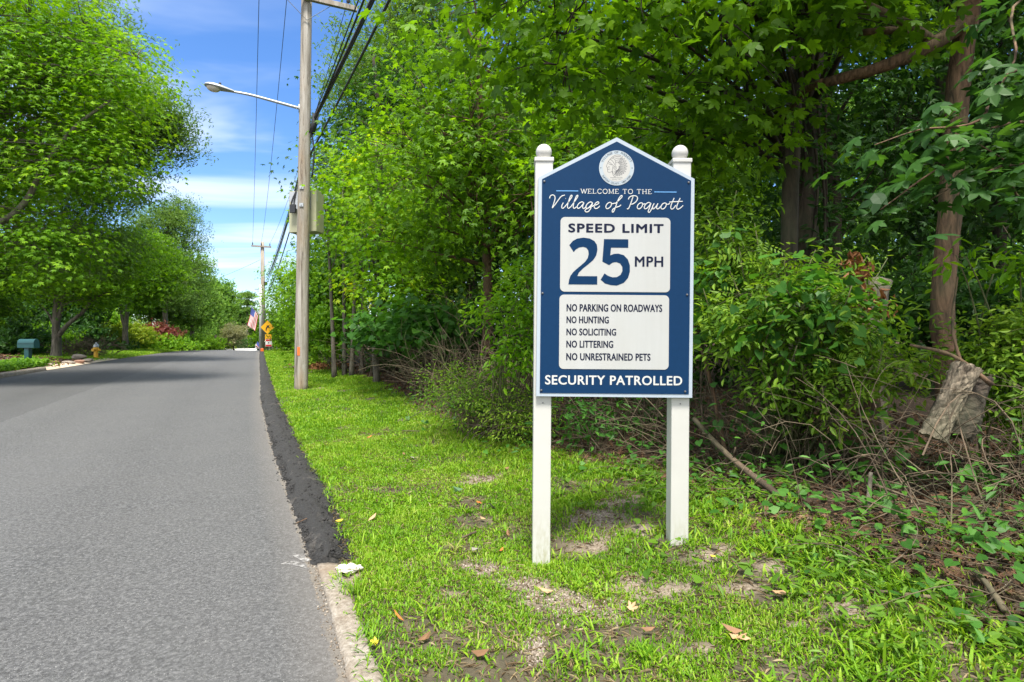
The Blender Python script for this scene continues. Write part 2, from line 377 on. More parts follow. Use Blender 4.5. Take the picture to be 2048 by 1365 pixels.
# ------------------------------------------------------------------ road
ry = nonuni([(-60, -2, 2), (-2, 14, .12), (14, 30, .3), (30, 120, .7)])
cols = np.concatenate([np.linspace(0, .12, 13)[:-1], np.linspace(.12, 1, 20)])
RY = np.repeat(ry[:, None], len(cols), 1)
xr = edgeR(ry) + .035 * fnoise(ry * 5, ry * 0, 41) + .03; xl = edgeL(ry)
RX = xr[:, None] + (xl - xr)[:, None] * cols[None]
q = (RX - xr[:, None]) / (xl - xr)[:, None]
RZ = zroad(RY) + .05 * (1 - (2 * q - 1) ** 2) * (1 - sm(RY, 50, 60)) + .004
wid = np.abs(xl - xr)[:, None] * .9
b = MB(); nc = len(cols); i = np.arange(len(ry) - 1)[:, None] * nc + np.arange(nc - 1)[None]
b.add(np.stack([RX, RY, RZ], -1).reshape(-1, 3), [np.stack([i, i + nc, i + nc + 1, i + 1], -1).reshape(-1, 4)])
m, t, bs, o = newmat('asphalt')
ra = attr(t, 'across'); sp = t.nodes.new('ShaderNodeSeparateColor'); t.links.new(ra.outputs['Color'], sp.inputs[0])
um = nmath(t, 'MULTIPLY', sp.outputs[0], 12.0)            # metres from the right edge
n1 = nnoise(t, 46, 5, .85); n2 = nnoise(t, 1.1, 5, .6); n3 = nnoise(t, 260, 2, .6)
vor = t.nodes.new('ShaderNodeTexVoronoi'); vor.inputs['Scale'].default_value = 120
tcx = t.nodes.new('ShaderNodeTexCoord'); t.links.new(tcx.outputs['Object'], vor.inputs['Vector'])
spk = nmath(t, 'MULTIPLY', nmath(t, 'LESS_THAN', vor.outputs[0], .22), nmath(t, 'GREATER_THAN', nnoise(t, 70, 2), .58))
base = ramp(t, n1, [(.36, (.018, .018, .019)), (.5, (.069, .070, .072)), (.64, (.170, .171, .174))])
base = mixc(t, ramp(t, n2, [(.35, 0.0), (.68, .30)]), base, (.10, .099, .098))
sjoin = ramp(t, nmath(t, 'ADD', um, nmath(t, 'MULTIPLY', nmath(t, 'SUBTRACT', nnoise(t, 3, 3), .5), .10)), [(0, 0.0), (.5, 0.0), (1, 1.0)])
jn = nmath(t, 'ADD', nmath(t, 'SUBTRACT', um, 4.05), nmath(t, 'MULTIPLY', nmath(t, 'SUBTRACT', nnoise(t, 4, 4), .5), .12))
past_joint = nmath(t, 'GREATER_THAN', jn, 0.0)  # lane beyond the joint is toned darker
base = mixc(t, nmath(t, 'MULTIPLY', past_joint, .42), base, (.033, .033, .034))
base = mixc(t, nmath(t, 'MULTIPLY', nmath(t, 'LESS_THAN', nmath(t, 'ABSOLUTE', jn), .022), .65), base, (.045, .045, .048))
trk = nmath(t, 'MULTIPLY', nmath(t, 'ABSOLUTE', nmath(t, 'SINE', nmath(t, 'MULTIPLY', nmath(t, 'ADD', um, nmath(t, 'MULTIPLY', nnoise(t, .5, 2), .5)), 1.75))), .16)
base = mixc(t, trk, base, (.128, .129, .131))
edge = nmath(t, 'LESS_THAN', um, nmath(t, 'ADD', .01, nmath(t, 'MULTIPLY', nnoise(t, 14, 4), .09)))
dust = ramp(t, um, [(0, .42), (.3, .0)])
base = mixc(t, dust, base, (.19, .17, .15))
base = mixc(t, nmath(t, 'MULTIPLY', edge, ramp(t, nnoise(t, 6, 4, .7), [(.38, .15), (.6, .85)])), base, (.17, .15, .125))
base = mixc(t, nmath(t, 'MULTIPLY', spk, .75), base, (.42, .41, .40))
lk(t, base, bs.inputs['Base Color']); bs.inputs['Roughness'].default_value = .72; bs.inputs['Specular IOR Level'].default_value = .4
bump(t, bs, nmath(t, 'ADD', n1, nmath(t, 'MULTIPLY', n3, .5)), .7, .012)
M['asphalt'] = m
ro = b.obj('road', m, smooth=True); tag(ro, kind='structure')
ca = ro.data.color_attributes.new('across', 'FLOAT_COLOR', 'POINT')
ac = np.zeros(RX.shape + (4,), np.float32); ac[..., 0] = (q * wid / 12.0); ac[..., 3] = 1
ca.data.foreach_set('color', ac.ravel())

# pale worn chalk strokes on the road beside the kerb end, and small flecks
m, t, bs, o = newmat('chalk_paint'); lk(t, (.42, .41, .40), bs.inputs['Base Color']); bs.inputs['Roughness'].default_value = .95
lk(t, ramp(t, nnoise(t, 26, 5, .75), [(.44, 0.0), (.66, .75)]), bs.inputs['Alpha']); M['chalk'] = m
b = MB()
for pts, w in (([(562, 1153), (585, 1150), (612, 1147)], .032), ([(580, 1136), (598, 1131), (612, 1131), (604, 1138)], .03), ([(520, 929), (528, 927), (538, 926)], .02)):
    P = np.array([gnd(*p) for p in pts]); P[:, 2] = zroad(P[:, 1]) + .05 * .02 + .012
    P = catmull(P, 5); T = np.gradient(P, axis=0); N = np.stack([-T[:, 1], T[:, 0], 0 * T[:, 0]], 1); N /= np.linalg.norm(N, axis=1)[:, None]
    ww = w * np.sin(np.linspace(.15, 3.0, len(P)))[:, None]; k = np.arange(len(P) - 1)
    b.add(np.vstack([P - N * ww, P + N * ww]), [np.stack([k, k + 1, k + 1 + len(P), k + len(P)], 1)])
tag(b.obj('road_marking', M['chalk']), kind='structure')

# ------------------------------------------------------------------ asphalt berm along the right edge
by = nonuni([(3.86, 9, .03), (9, 14, .07), (14, 50, .2)])
prof = [(-.02, -.03), (.0, .0), (.03, .012), (.06, .026), (.09, .042), (.12, .054), (.15, .06), (.18, .063), (.21, .062), (.24, .058), (.27, .052), (.3, .044), (.33, .032), (.36, .02), (.42, -.04)]
_br = np.random.default_rng(66)
wv = np.interp(by, [3.86, 4.6, 5.5, 9, 13, 20, 50], [.46, .72, .92, 1.0, .95, .9, .9]) + .30 * fnoise(by * 1.6, by * 0, 51) + .16 * fnoise(by * 6, by * 0, 52)
b = MB(); rows = []
for k, (a, z) in enumerate(prof):
    jit = .09 * fnoise(by * 5, by * 0 + k * .5, 61) * (k not in (0,)) + .022 * fnoise(by * 22, by * 0 + k * 1.7, 62)
    X = edgeR(by) + a * wv / .9 + jit; rows.append(np.stack([X, by, zroad(by) + .006 + z + (k > 0) * (.022 * fnoise(by * 5, by * 0 + k * .8, 63) + .02 * fnoise(by * 20, by * 0 + k * 2.2, 64) + _br.normal(0, .0035, len(by)))], 1))
P = np.stack(rows, 1); npf = len(prof); i = np.arange(len(by) - 1)[:, None] * npf + np.arange(npf - 1)[None]
b.add(P.reshape(-1, 3), [np.stack([i, i + 1, i + npf + 1, i + npf], -1).reshape(-1, 4), np.arange(npf)[::-1], np.arange(npf) + (len(by) - 1) * npf])
m, t, bs, o = newmat('fresh_asphalt'); n1 = nnoise(t, 75, 4, .75); n2 = nnoise(t, 5, 4, .7, stretch=(1, .5, 1))
c = ramp(t, n1, [(.3, (.010, .010, .010)), (.55, (.028, .027, .027)), (.78, (.09, .087, .083))])
c = mixc(t, ramp(t, n2, [(.58, 0.0), (.72, .4)]), c, (.20, .18, .16))
lk(t, c, bs.inputs['Base Color']); bs.inputs['Roughness'].default_value = .85; bump(t, bs, n1, 1.0, .02)
M['berm'] = m
tag(b.obj('asphalt_kerb', m, smooth=True), 'low black asphalt kerb ridge between the road and the right-hand grass verge', 'kerb')

# ------------------------------------------------------------------ concrete kerb in the near right
m, t, bs, o = newmat('worn_concrete'); n1 = nnoise(t, 34, 6, .7); n2 = nnoise(t, 3, 5, .6)
c = ramp(t, n1, [(.3, (.13, .105, .08)), (.5, (.26, .23, .19)), (.72, (.42, .385, .34))])
c = mixc(t, ramp(t, n2, [(.42, 0.0), (.62, .75)]), c, (.20, .15, .105))
lk(t, c, bs.inputs['Base Color']); bs.inputs['Roughness'].default_value = .9; bump(t, bs, n1, .9, .02)
M['concrete'] = m
def kerb(name, ys, edge, side, zoff, prof, mat, label):
    b = MB(); rows = []
    for k, (a, z) in enumerate(prof):
        X = edge(ys) + side * (a / .9 + .022 * fnoise(ys * 4, ys * 0 + k * 9, 71)); rows.append(np.stack([X, ys, zroad(ys) + zoff + z + .010 * fnoise(ys * 6, ys * 0 + k * .7, 72) + .008 * fnoise(ys * 25, ys * 0 + k * 1.9, 73)], 1))
    P = np.stack(rows, 1); n = len(prof); i = np.arange(len(ys) - 1)[:, None] * n + np.arange(n - 1)[None]
    b.add(P.reshape(-1, 3), [np.stack([i, i + 1, i + n + 1, i + n], -1).reshape(-1, 4), np.arange(n)[::-1], np.arange(n) + (len(ys) - 1) * n])
    return tag(b.obj(name, mat, smooth=True), label, 'kerb')
kerb('concrete_kerb', nonuni([(-6, 1, .3), (1, 3.84, .05)]), edgeR, 1, .0, [(.015, -.05), (.018, .012), (.028, .022), (.05, .026), (.07, .028), (.09, .029), (.11, .029), (.13, .028), (.15, .022), (.158, .008), (.17, -.06)], M['concrete'], 'worn pale concrete kerb at the bottom of the photo, ending where the black asphalt ridge starts')
kerb('concrete_kerb', nonuni([(12, 22.4, .25)]), edgeL, -1, .0, [(.0, -.05), (.0, .10), (.03, .13), (.15, .14), (.28, .14), (.3, -.05)], M['concrete'], 'pale concrete kerb across the road in front of the green mailbox bed')
M['sand'] = plain('sandy_shoulder', (.50, .41, .31), .95, var=.3, scale=20)
b = MB(); ys = nonuni([(22.4, 31, .3)]); w = .5 * np.sin(np.linspace(.25, 3.1, len(ys))) ** .6 + .05
P0 = np.stack([edgeL(ys) + .05, ys, zroad(ys) + .02], 1); P1 = np.stack([edgeL(ys) - w, ys, ground_z(edgeL(ys) - w, ys) + .03], 1)
k = np.arange(len(ys) - 1); b.add(np.vstack([P0, P1]), [np.stack([k, k + 1, k + 1 + len(ys), k + len(ys)], 1)])
tag(b.obj('sandy_shoulder', M['sand']), kind='structure')
# side street beyond the crest: a pale stretch of concrete
b = MB(); b.add([(-42, 66, .95), (-29.6, 66, .95), (-45, 100, 1.02), (-60, 100, 1.02)], [[0, 1, 2, 3]])
M['pale_road'] = plain('pale_concrete_road', (.62, .60, .57), .8)
tag(b.obj('side_road', M['pale_road']), kind='structure')
# ------------------------------------------------------------------ the welcome sign
SY, SS = 4.0, F / 4.0                      # depth of the board, pixels per metre there
SX0, SZ0 = 1226.0, 690.0
sign = thing('welcome_sign', 'tall navy blue village welcome and speed limit sign on two white posts with ball finials', 'sign', at(1226, 690, SY) + np.array((0, 0, -1.52)))
sign.rotation_euler = (0, math.radians(0.42), 0)
def L(px, py): return np.array(((px - SX0) / SS, (690 - py) / SS + 1.52))     # local x, z
def L2(P): return np.array([L(*p) for p in P])
def Z1(P): return [(1040 + x / 4.016, 260 + y / 4.016) for x, y in P]          # coordinates read off an enlarged view
m, t, bs, o = newmat('white_vinyl_post'); n = nnoise(t, 5, 5); n2 = nnoise(t, 30, 4, .7, stretch=(1, 1, .25))
cx_ = t.nodes.new('ShaderNodeTexCoord'); sx = t.nodes.new('ShaderNodeSeparateXYZ'); t.links.new(cx_.outputs['Object'], sx.inputs[0])
dirt = nmath(t, 'MULTIPLY', ramp(t, sx.outputs[2], [(0.0, 1.0), (.35, .0)]), ramp(t, n2, [(.42, 0.0), (.65, .75)]))
lk(t, mixc(t, dirt, mixc(t, n, (.47, .465, .44), (.54, .535, .51)), (.30, .28, .16)), bs.inputs['Base Color']); bs.inputs['Roughness'].default_value = .42
M['white_vinyl'] = m
M['sign_blue'] = plain('navy_sign_paint', (.004, .030, .088), .5, var=.10, scale=30)
M['sign_blue'].node_tree.nodes['Principled BSDF'].inputs['Specular IOR Level'].default_value = .12
M['sign_white'] = plain('sign_panel_white', (.42, .43, .425), .5, var=.03, scale=40)
m, t, bs, o = newmat('sign_panel_white'); n = nnoise(t, 24, 5, .7, stretch=(1, 1, .05)); n2 = nnoise(t, 3, 4)
lk(t, mixc(t, ramp(t, n2, [(.4, 0.0), (.7, .5)]), mixc(t, n, (.39, .40, .395), (.45, .46, .455)), (.40, .40, .375)), bs.inputs['Base Color']); bs.inputs['Roughness'].default_value = .5; M['sign_white'] = m
M['sign_edge'] = plain('pale_sign_border', (.37, .43, .50), .42, var=.04)
M['sign_navy'] = plain('navy_lettering', (.010, .014, .036), .5, var=.05)
M['sign_blue2'] = plain('blue_numerals', (.004, .028, .082), .6, var=.05)
M['sign_line'] = plain('light_blue_rule', (.10, .30, .62), .5)
M['letter_white'] = plain('white_lettering', (.52, .53, .52), .5, var=.02)
for k_ in ('sign_navy', 'sign_blue2'): M[k_].node_tree.nodes['Principled BSDF'].inputs['Specular IOR Level'].default_value = .08
M['screw'] = plain('dull_screw', (.16, .16, .17), .45, .7)

for (xa, xb, base_py, bx, lab) in ((1067, 1102.5, 1128, 1086, None), (1342, 1378, 1090, 1360, None)):
    b = MB(); s2 = F / 4.03
    xc = ((xa + xb) / 2 - SX0) / SS * 1.012; w = (xb - xa) / s2
    zb = (690 - base_py) / s2 + 1.52 - .12; zt = (690 - 322) / s2 + 1.52
    b.box((xc, .03 + w / 2 + .002, (zb + zt) / 2), (w, w, zt - zb), bev=.006)
    po = b.obj('post', M['white_vinyl'], sign)
    c = MB(); c.box((xc, .03 + w / 2, zt + .008), (w + .012, w + .012, .03), bev=.005); c.obj('post_cap', M['white_vinyl'], po)
    c = MB(); r = 16.3 / s2; zc = zt + .023 + r * .93
    pr = [(.022, -r * 1.02), (.03, -r * .95)] + [(r * math.cos(a), r * math.sin(a)) for a in np.linspace(-1.18, 1.5, 14)] + [(.001, r)]
    c.lathe(pr, (xc, .03 + w / 2, zc), 28); c.obj('ball_finial', M['white_vinyl'], po, smooth=True)

outer = L2([(1070, 794), (1382, 795), (1383.5, 357), (1227.3, 275), (1071.5, 356)])
inner = L2([(1077, 787.5), (1375, 788), (1376.5, 361), (1227.3, 283.5), (1078.5, 360)])
b = MB(); b.prism(outer, 0, .03); board = b.obj('board', M['sign_edge'], sign)
b = MB(); b.prism(inner, -.003, -.0005); field = b.obj('blue_field', M['sign_blue'], sign)
def rrect(x0, y0, x1, y1, r):
    P = []
    for cx_, cy_, a0 in ((x1 - r, y1 - r, 0), (x0 + r, y1 - r, 90), (x0 + r, y0 + r, 180), (x1 - r, y0 + r, 270)):
        P += [(cx_ + r * math.cos(math.radians(a)), cy_ + r * math.sin(math.radians(a))) for a in range(a0, a0 + 91, 15)]
    return [L(x, y) for x, y in P][::-1]
def front(b, pts, y0, y1):      # make sure the polygon faces the camera
    p = np.asarray(pts); a = np.sum(p[:, 0] * np.roll(p[:, 1], -1) - np.roll(p[:, 0], -1) * p[:, 1])
    b.prism(p if a > 0 else p[::-1], y0, y1)
b = MB(); front(b, rrect(1116, 435.5, 1335.5, 584.5, 9), -.0055, -.0030); sp_panel = b.obj('speed_limit_panel', M['sign_white'], sign)
b = MB(); front(b, rrect(1115, 590.5, 1334, 739, 9), -.0055, -.0030); ru_panel = b.obj('village_rules_panel', M['sign_white'], sign)

def text_bm(s, bold=0.0, spacing=1.0):
    c = bpy.data.curves.new('txt', 'FONT'); c.body = s; c.size = 1; c.offset = bold; c.space_character = spacing; c.resolution_u = 4; c.fill_mode = 'FRONT'
    o = bpy.data.objects.new('txt', c); COL.objects.link(o)
    dg = bpy.context.evaluated_depsgraph_get(); me = bpy.data.meshes.new_from_object(o.evaluated_get(dg))
    v = np.array([q.co[:] for q in me.vertices]); f = [list(p.vertices) for p in me.polygons]
    bpy.data.objects.remove(o); bpy.data.curves.remove(c); bpy.data.meshes.remove(me)
    return v, f
def group_faces(f):
    g = {}
    for q in f: g.setdefault(len(q), []).append(q)
    return [np.array(q) for q in g.values()]
def lettering(s, box, mat, parent, y=-.0065, bold=.0, spacing=1.0, name='lettering', label=None):
    v, f = text_bm(s, 0, spacing); x0, y0, x1, y1 = box
    x0 += bold * 20; x1 -= bold * 20; y0 += bold * 12; y1 -= bold * 12
    (a0, b0), (a1, b1) = v[:, :2].min(0), v[:, :2].max(0)
    p = np.array([L(x0 + (q[0] - a0) / (a1 - a0) * (x1 - x0), y1 - (q[1] - b0) / (b1 - b0) * (y1 - y0)) for q in v])
    b = MB(); e = (y1 - y0) / SS * bold * 2.2; g = group_faces(f)      # a few shifted copies, a hair apart in depth, thicken the strokes
    for k in range(9 if bold else 1):
        dx, dz = (e * math.cos(k * .785), .75 * e * math.sin(k * .785)) if k < 8 and bold else (0, 0)
        b.add(np.stack([p[:, 0] + dx, np.full(len(p), y - k * 2.5e-5), p[:, 1] + dz], 1), g)
    o = b.obj(name, mat, parent)
    if label: o['label'] = label
    return o
lettering('SPEED LIMIT', (1132, 448.5, 1321.5, 466), M['sign_navy'], sp_panel, bold=.028, spacing=1.14)
lettering('MPH', (1265.3, 513.5, 1321.4, 533.4), M['sign_navy'], sp_panel, bold=.018, spacing=1.1)
for s, x1, y0, y1 in (('NO PARKING ON ROADWAYS', 1320.2, 609.3, 623.9), ('NO HUNTING', 1213.8, 633.7, 647.5), ('NO SOLICITING', 1228.6, 658, 671.7), ('NO LITTERING', 1223, 682.2, 696.2), ('NO UNRESTRAINED PETS', 1297.6, 707.2, 721.5)):
    lettering(s, (1129.5, y0, x1, y1), M['sign_navy'], ru_panel, bold=.016, spacing=1.05)
lettering('SECURITY PATROLLED', (1087.7, 751.8, 1361.3, 770.2), M['letter_white'], field, bold=.015, spacing=1.08, y=-.0042)
two = [(377, 930), (412, 985), (430, 964), (455, 949), (487, 943), (513, 950), (529, 970), (533, 1000), (525, 1033), (505, 1062), (474, 1090), (438, 1120), (408, 1148), (387, 1178), (377, 1208), (372, 1245), (603, 1245), (603, 1178), (443, 1178), (455, 1150), (487, 1117), (530, 1083), (570, 1048), (594, 1010), (603, 965), (598, 925), (577, 895), (540, 876), (490, 869), (440, 877), (405, 896)]
five = [(655, 880), (850, 880), (850, 948), (712, 948), (706, 1010), (735, 998), (770, 995), (815, 1008), (848, 1043), (864, 1090), (864, 1140), (850, 1190), (815, 1230), (760, 1252), (710, 1248), (665, 1235), (630, 1205), (661, 1155), (690, 1175), (725, 1186), (760, 1184), (790, 1165), (804, 1135), (803, 1100), (785, 1074), (755, 1063), (725, 1068), (697, 1088), (643, 1060)]
b = MB()
for g in (two, five): front(b, L2(Z1(g)), -.0068, -.0052)
b.obj('numerals', M['sign_blue2'], sp_panel)

def strokes(b, lines, r, y, zf=None, n=5, flat=.35, smooth=6):
    for k, ln in enumerate(lines):
        P = L2(zf(ln) if zf else ln)
        P = catmull(P, smooth) if len(P) > 2 else P
        rr = r if np.isscalar(r) else r[k]
        b.tube(np.stack([P[:, 0], np.full(len(P), y) - 1e-5 * k, P[:, 1]], 1), rr, n, flat=flat, ref=(0, 1, 0))
script = [
    [(216, 556), (222, 538), (238, 529), (254, 535), (260, 556), (252, 590), (238, 632)], [(238, 634), (262, 604), (286, 570), (310, 540), (338, 529)],
    [(327, 590), (316, 612), (314, 630), (324, 636), (340, 622)], [(343, 556), (345, 558)],
    [(340, 622), (368, 585), (392, 548), (396, 533), (386, 534), (370, 575), (360, 618), (368, 636), (388, 622)],
    [(388, 622), (414, 585), (438, 548), (443, 533), (433, 534), (416, 575), (406, 618), (414, 636), (434, 622)],
    [(492, 592), (476, 583), (452, 596), (438, 620), (444, 635), (462, 628), (484, 602), (492, 590)], [(492, 590), (482, 616), (484, 634), (496, 634), (512, 618)],
    [(562, 592), (546, 583), (522, 596), (508, 620), (514, 635), (532, 628), (554, 602), (562, 590)], [(562, 590), (546, 636), (526, 661), (506, 662), (502, 648), (524, 634), (556, 620), (572, 610)],
    [(572, 612), (598, 603), (612, 590), (604, 582), (586, 592), (574, 616), (582, 635), (602, 632), (620, 614)],
    [(702, 584), (682, 594), (668, 618), (674, 635), (692, 632), (710, 612), (712, 592), (702, 584)], [(708, 590), (722, 596), (742, 590)],
    [(742, 596), (772, 568), (796, 542), (796, 530), (782, 538), (762, 575), (744, 628), (730, 660), (720, 662), (722, 644), (744, 628), (776, 616), (790, 604)],
    [(886, 536), (870, 585), (852, 630), (838, 638)], [(848, 560), (858, 542), (884, 531), (912, 534), (922, 552), (908, 580), (880, 598), (862, 596)],
    [(952, 586), (932, 596), (920, 618), (926, 635), (944, 632), (960, 612), (962, 592), (952, 586)], [(958, 592), (972, 598), (984, 594)],
    [(1030, 592), (1012, 584), (990, 596), (976, 620), (982, 635), (1000, 628), (1022, 602), (1030, 590)], [(1030, 590), (1016, 632), (1008, 656), (1016, 664), (1028, 650), (1034, 636), (1048, 622)],
    [(1056, 590), (1042, 618), (1042, 634), (1056, 632), (1076, 608), (1086, 590)], [(1086, 590), (1076, 616), (1078, 634), (1092, 632), (1110, 612)],
    [(1142, 586), (1122, 596), (1110, 618), (1116, 635), (1134, 632), (1150, 612), (1152, 592), (1142, 586)], [(1148, 592), (1164, 598), (1182, 590)],
    [(1216, 546), (1196, 592), (1188, 622), (1196, 636), (1212, 628), (1230, 604)], [(1264, 546), (1244, 592), (1236, 622), (1244, 636), (1264, 628), (1288, 606)],
    [(1176, 580), (1220, 576), (1284, 573)]]
b = MB(); strokes(b, script, .0033, -.0046, Z1, 6, .3)
b.obj('lettering', M['letter_white'], field)['label'] = 'flowing white script lettering'
# WELCOME TO THE in small spaced capitals with serifs
glyph = {'W': (1.15, [((0, 1), (.3, 0)), ((.3, 0), (.57, .95)), ((.57, .95), (.85, 0)), ((.85, 0), (1.15, 1))], [(0, 1), (1.15, 1)]),
         'E': (.72, [((.12, 0), (.12, 1)), ((.12, .98), (.68, .98)), ((.12, .5), (.52, .5)), ((.12, .02), (.7, .02)), ((.68, .98), (.68, .8)), ((.7, .02), (.72, .2))], [(.06, 0), (.06, 1)]),
         'L': (.70, [((.14, 0), (.14, 1)), ((.14, .02), (.68, .02)), ((.68, .02), (.7, .22))], [(.12, 1), (.08, 0)]),
         'C': (.85, [[(.8, .78), (.7, .93), (.45, 1), (.15, .83), (.04, .5), (.15, .17), (.45, 0), (.7, .07), (.82, .24)], ((.8, .98), (.8, .74))], []),
         'O': (.95, [[(.47, 1), (.15, .86), (.04, .5), (.15, .14), (.47, 0), (.8, .14), (.91, .5), (.8, .86), (.47, 1)]], []),
         'M': (1.05, [((.12, 0), (.12, 1)), ((.12, 1), (.52, .05)), ((.52, .05), (.92, 1)), ((.92, 1), (.92, 0))], [(.1, 0), (.94, 0), (.1, 1), (.94, 1)]),
         'T': (.82, [((.41, 0), (.41, 1)), ((.03, .98), (.79, .98)), ((.03, .98), (.02, .78)), ((.79, .98), (.8, .78))], [(.41, 0)]),
         'H': (.95, [((.14, 0), (.14, 1)), ((.8, 0), (.8, 1)), ((.14, .5), (.8, .5))], [(.14, 0), (.14, 1), (.8, 0), (.8, 1)])}
word = 'WELCOME TO THE'; gap = .24
tot = sum((glyph[ch][0] if ch != ' ' else .35) + gap for ch in word) - gap
lines, rad, x = [], [], 0; kx = (1297.7 - 1156.5) / tot
for ch in word:
    if ch == ' ': x += .35 + gap; continue
    w, ss, serifs = glyph[ch]
    for s in ss:
        lines.append([(1156.5 + (x + p[0]) * kx, 388.2 - p[1] * 9.2) for p in s])
        (d0, d1) = (s[0], s[-1]); thick = len(s) > 2 or abs(d0[0] - d1[0]) < .35 and abs(d0[1] - d1[1]) > .5
        rad.append(.0024 if thick else .0014)
    for s in serifs:
        lines.append([(1156.5 + (x + s[0] - .16) * kx, 388.2 - (.03 + .94 * s[1]) * 9.2), (1156.5 + (x + s[0] + .16) * kx, 388.2 - (.03 + .94 * s[1]) * 9.2)]); rad.append(.0012)
    x += w + gap
b = MB(); strokes(b, lines, rad, -.0042, None, 5, .3, 4); b.obj('lettering', M['letter_white'], field)
for xa, xb, yy in ((1107, 1151, 383.2), (1303, 1347.5, 384)):
    b = MB(); front(b, [L(xa, yy - .9), L(xb, yy - .9), L(xb, yy + .9), L(xa, yy + .9)], -.0045, -.0032); b.obj('rule', M['sign_line'], field)
for px, py in ((1083, 364.5), (1371.5, 364.5), (1081, 588), (1370, 589), (1080, 782), (1367.5, 782.5)):
    b = MB(); c = L(px, py); b.lathe([(.0001, .007), (.006, .0055), (.0085, .001), (.0085, -.002)], (c[0], -.0035, c[1]), 10, R=rotm('X', math.radians(90))); b.obj('screw', M['screw'], board)

for px, py in ((1084, 808), (1361, 808)):
    b = MB(); c = L(px, py); b.lathe([(.0001, .003), (.004, .0025), (.005, -.002)], (c[0], .03, c[1]), 8, R=rotm('X', math.radians(90))); b.obj('screw', M['screw'], sign)
# the round seal
def Z8(P): return [(1160 + x / 14.63, 290 + y / 14.63) for x, y in P]
sc_ = (983, 683); Rz = 512
def circ(r, n=48): return Z8([(sc_[0] + r * math.cos(a), sc_[1] + r * math.sin(a)) for a in np.linspace(0, 2 * np.pi, n, endpoint=False)])
M['seal_rim'] = plain('seal_ring', (.36, .42, .47), .5, var=.05)
M['seal_face'] = plain('seal_centre', (.44, .435, .415), .5, var=.04)
M['ink'] = plain('dark_ink', (.03, .035, .05), .6)
b = MB(); front(b, L2(circ(Rz)), -.0052, -.0032); seal = b.obj('seal', M['seal_rim'], sign)
b = MB(); front(b, L2(circ(400)), -.0060, -.0050); b.obj('seal_centre', M['seal_face'], seal)
face = [[(790, 430), (735, 505), (722, 548), (702, 588), (684, 640), (692, 664), (716, 668), (716, 700), (708, 716), (722, 732), (718, 756), (726, 798), (752, 814), (812, 808), (848, 786)],
        [(848, 786), (866, 820), (882, 850)], [(735, 505), (800, 540), (880, 610), (915, 650)], [(790, 430), (850, 470), (915, 560), (940, 625)], [(745, 560), (790, 580), (850, 600)],
        [(740, 645), (760, 650), (780, 660)], [(745, 668), (765, 672)], [(722, 724), (760, 722), (790, 716)], [(870, 640), (866, 700), (850, 786)],
        [(790, 430), (860, 362), (950, 312), (1050, 305), (1110, 325)], [(835, 415), (910, 370), (1000, 350), (1100, 345)],
        [(880, 760), (868, 830), (885, 890), (912, 930), (950, 928), (972, 890), (968, 830), (975, 770)], [(920, 770), (910, 830), (925, 890), (948, 860), (952, 790)]]
ros = [[(940 + 46 * math.cos(a), 680 + 46 * math.sin(a)) for a in np.linspace(0, 2 * np.pi, 13)], [(940 + 14 * math.cos(a), 680 + 14 * math.sin(a)) for a in np.linspace(0, 2 * np.pi, 9)]]
feath = []
tips = [(1145, 352), (1205, 405), (1252, 470), (1280, 545), (1288, 630), (1270, 712), (1240, 788), (1195, 838), (1140, 880), (1080, 905), (1015, 915)]
for k, (tx, ty) in enumerate(tips):
    dx, dy = tx - 940, ty - 680; l = math.hypot(dx, dy); nx_, ny_ = -dy / l, dx / l; s = .30 if k > 2 else .42
    bx, by_ = 940 + dx * s, 680 + dy * s
    feath.append([(bx + nx_ * 12, by_ + ny_ * 12), (940 + dx * .75 + nx_ * 34, 680 + dy * .75 + ny_ * 34), (tx + nx_ * 8, ty + ny_ * 8), (tx, ty), (940 + dx * .8 - nx_ * 26, 680 + dy * .8 - ny_ * 26)])
    feath.append([(bx, by_), (940 + dx * .86, 680 + dy * .86)])
feath += [[(940, 420), (1010, 400), (1110, 405), (1180, 430)], [(950, 480), (1030, 450), (1120, 450)], [(960, 530), (1050, 505), (1150, 520)], [(870, 400), (930, 440), (950, 520), (960, 600)]]
b = MB(); strokes(b, face, .0012, -.0062, Z8, 4, .4, 3); strokes(b, ros + feath, .0010, -.0062, Z8, 4, .4, 3)
b.obj('feathered_head_emblem', M['ink'], seal)
def ringtext(s, r, a0, a1, flip, h):
    b = MB(); n = len(s)
    for k, ch in enumerate(s):
        if ch == ' ': continue
        v, f = text_bm(ch, .0); a = math.radians(a0 + (a1 - a0) * k / (n - 1))
        v = v[:, :2] * np.array((1, 1)); v[:, 0] -= (v[:, 0].min() + v[:, 0].max()) / 2
        v = v * h / .72
        up = np.array((math.cos(a), -math.sin(a))) * (-1 if flip else 1); rt = np.array((-up[1], up[0]))
        c = np.array(sc_) + np.array((math.cos(a), -math.sin(a))) * r
        P = L2(Z8(c + v[:, :1] * rt + (v[:, 1:2]) * up))
        b.add(np.stack([P[:, 0], np.full(len(P), -.0062), P[:, 1]], 1), group_faces(f))
    return b
ringtext('VILLAGE OF POQUOTT', 425, 154, 26, False, 68).obj('lettering', M['ink'], seal)
ringtext('SUFFOLK COUNTY, NEW YORK', 482, 210, 330, True, 54).obj('lettering', M['ink'], seal)
for s, box in (('INCORPORATED', (805, 955, 1155, 985)), ('January, 1931', (850, 1005, 1115, 1040))):
    (x0, y0), (x1, y1) = Z8([box[:2], box[2:]]); lettering(s, (x0, y0, x1, y1), M['ink'], seal, y=-.0064, spacing=1.1)
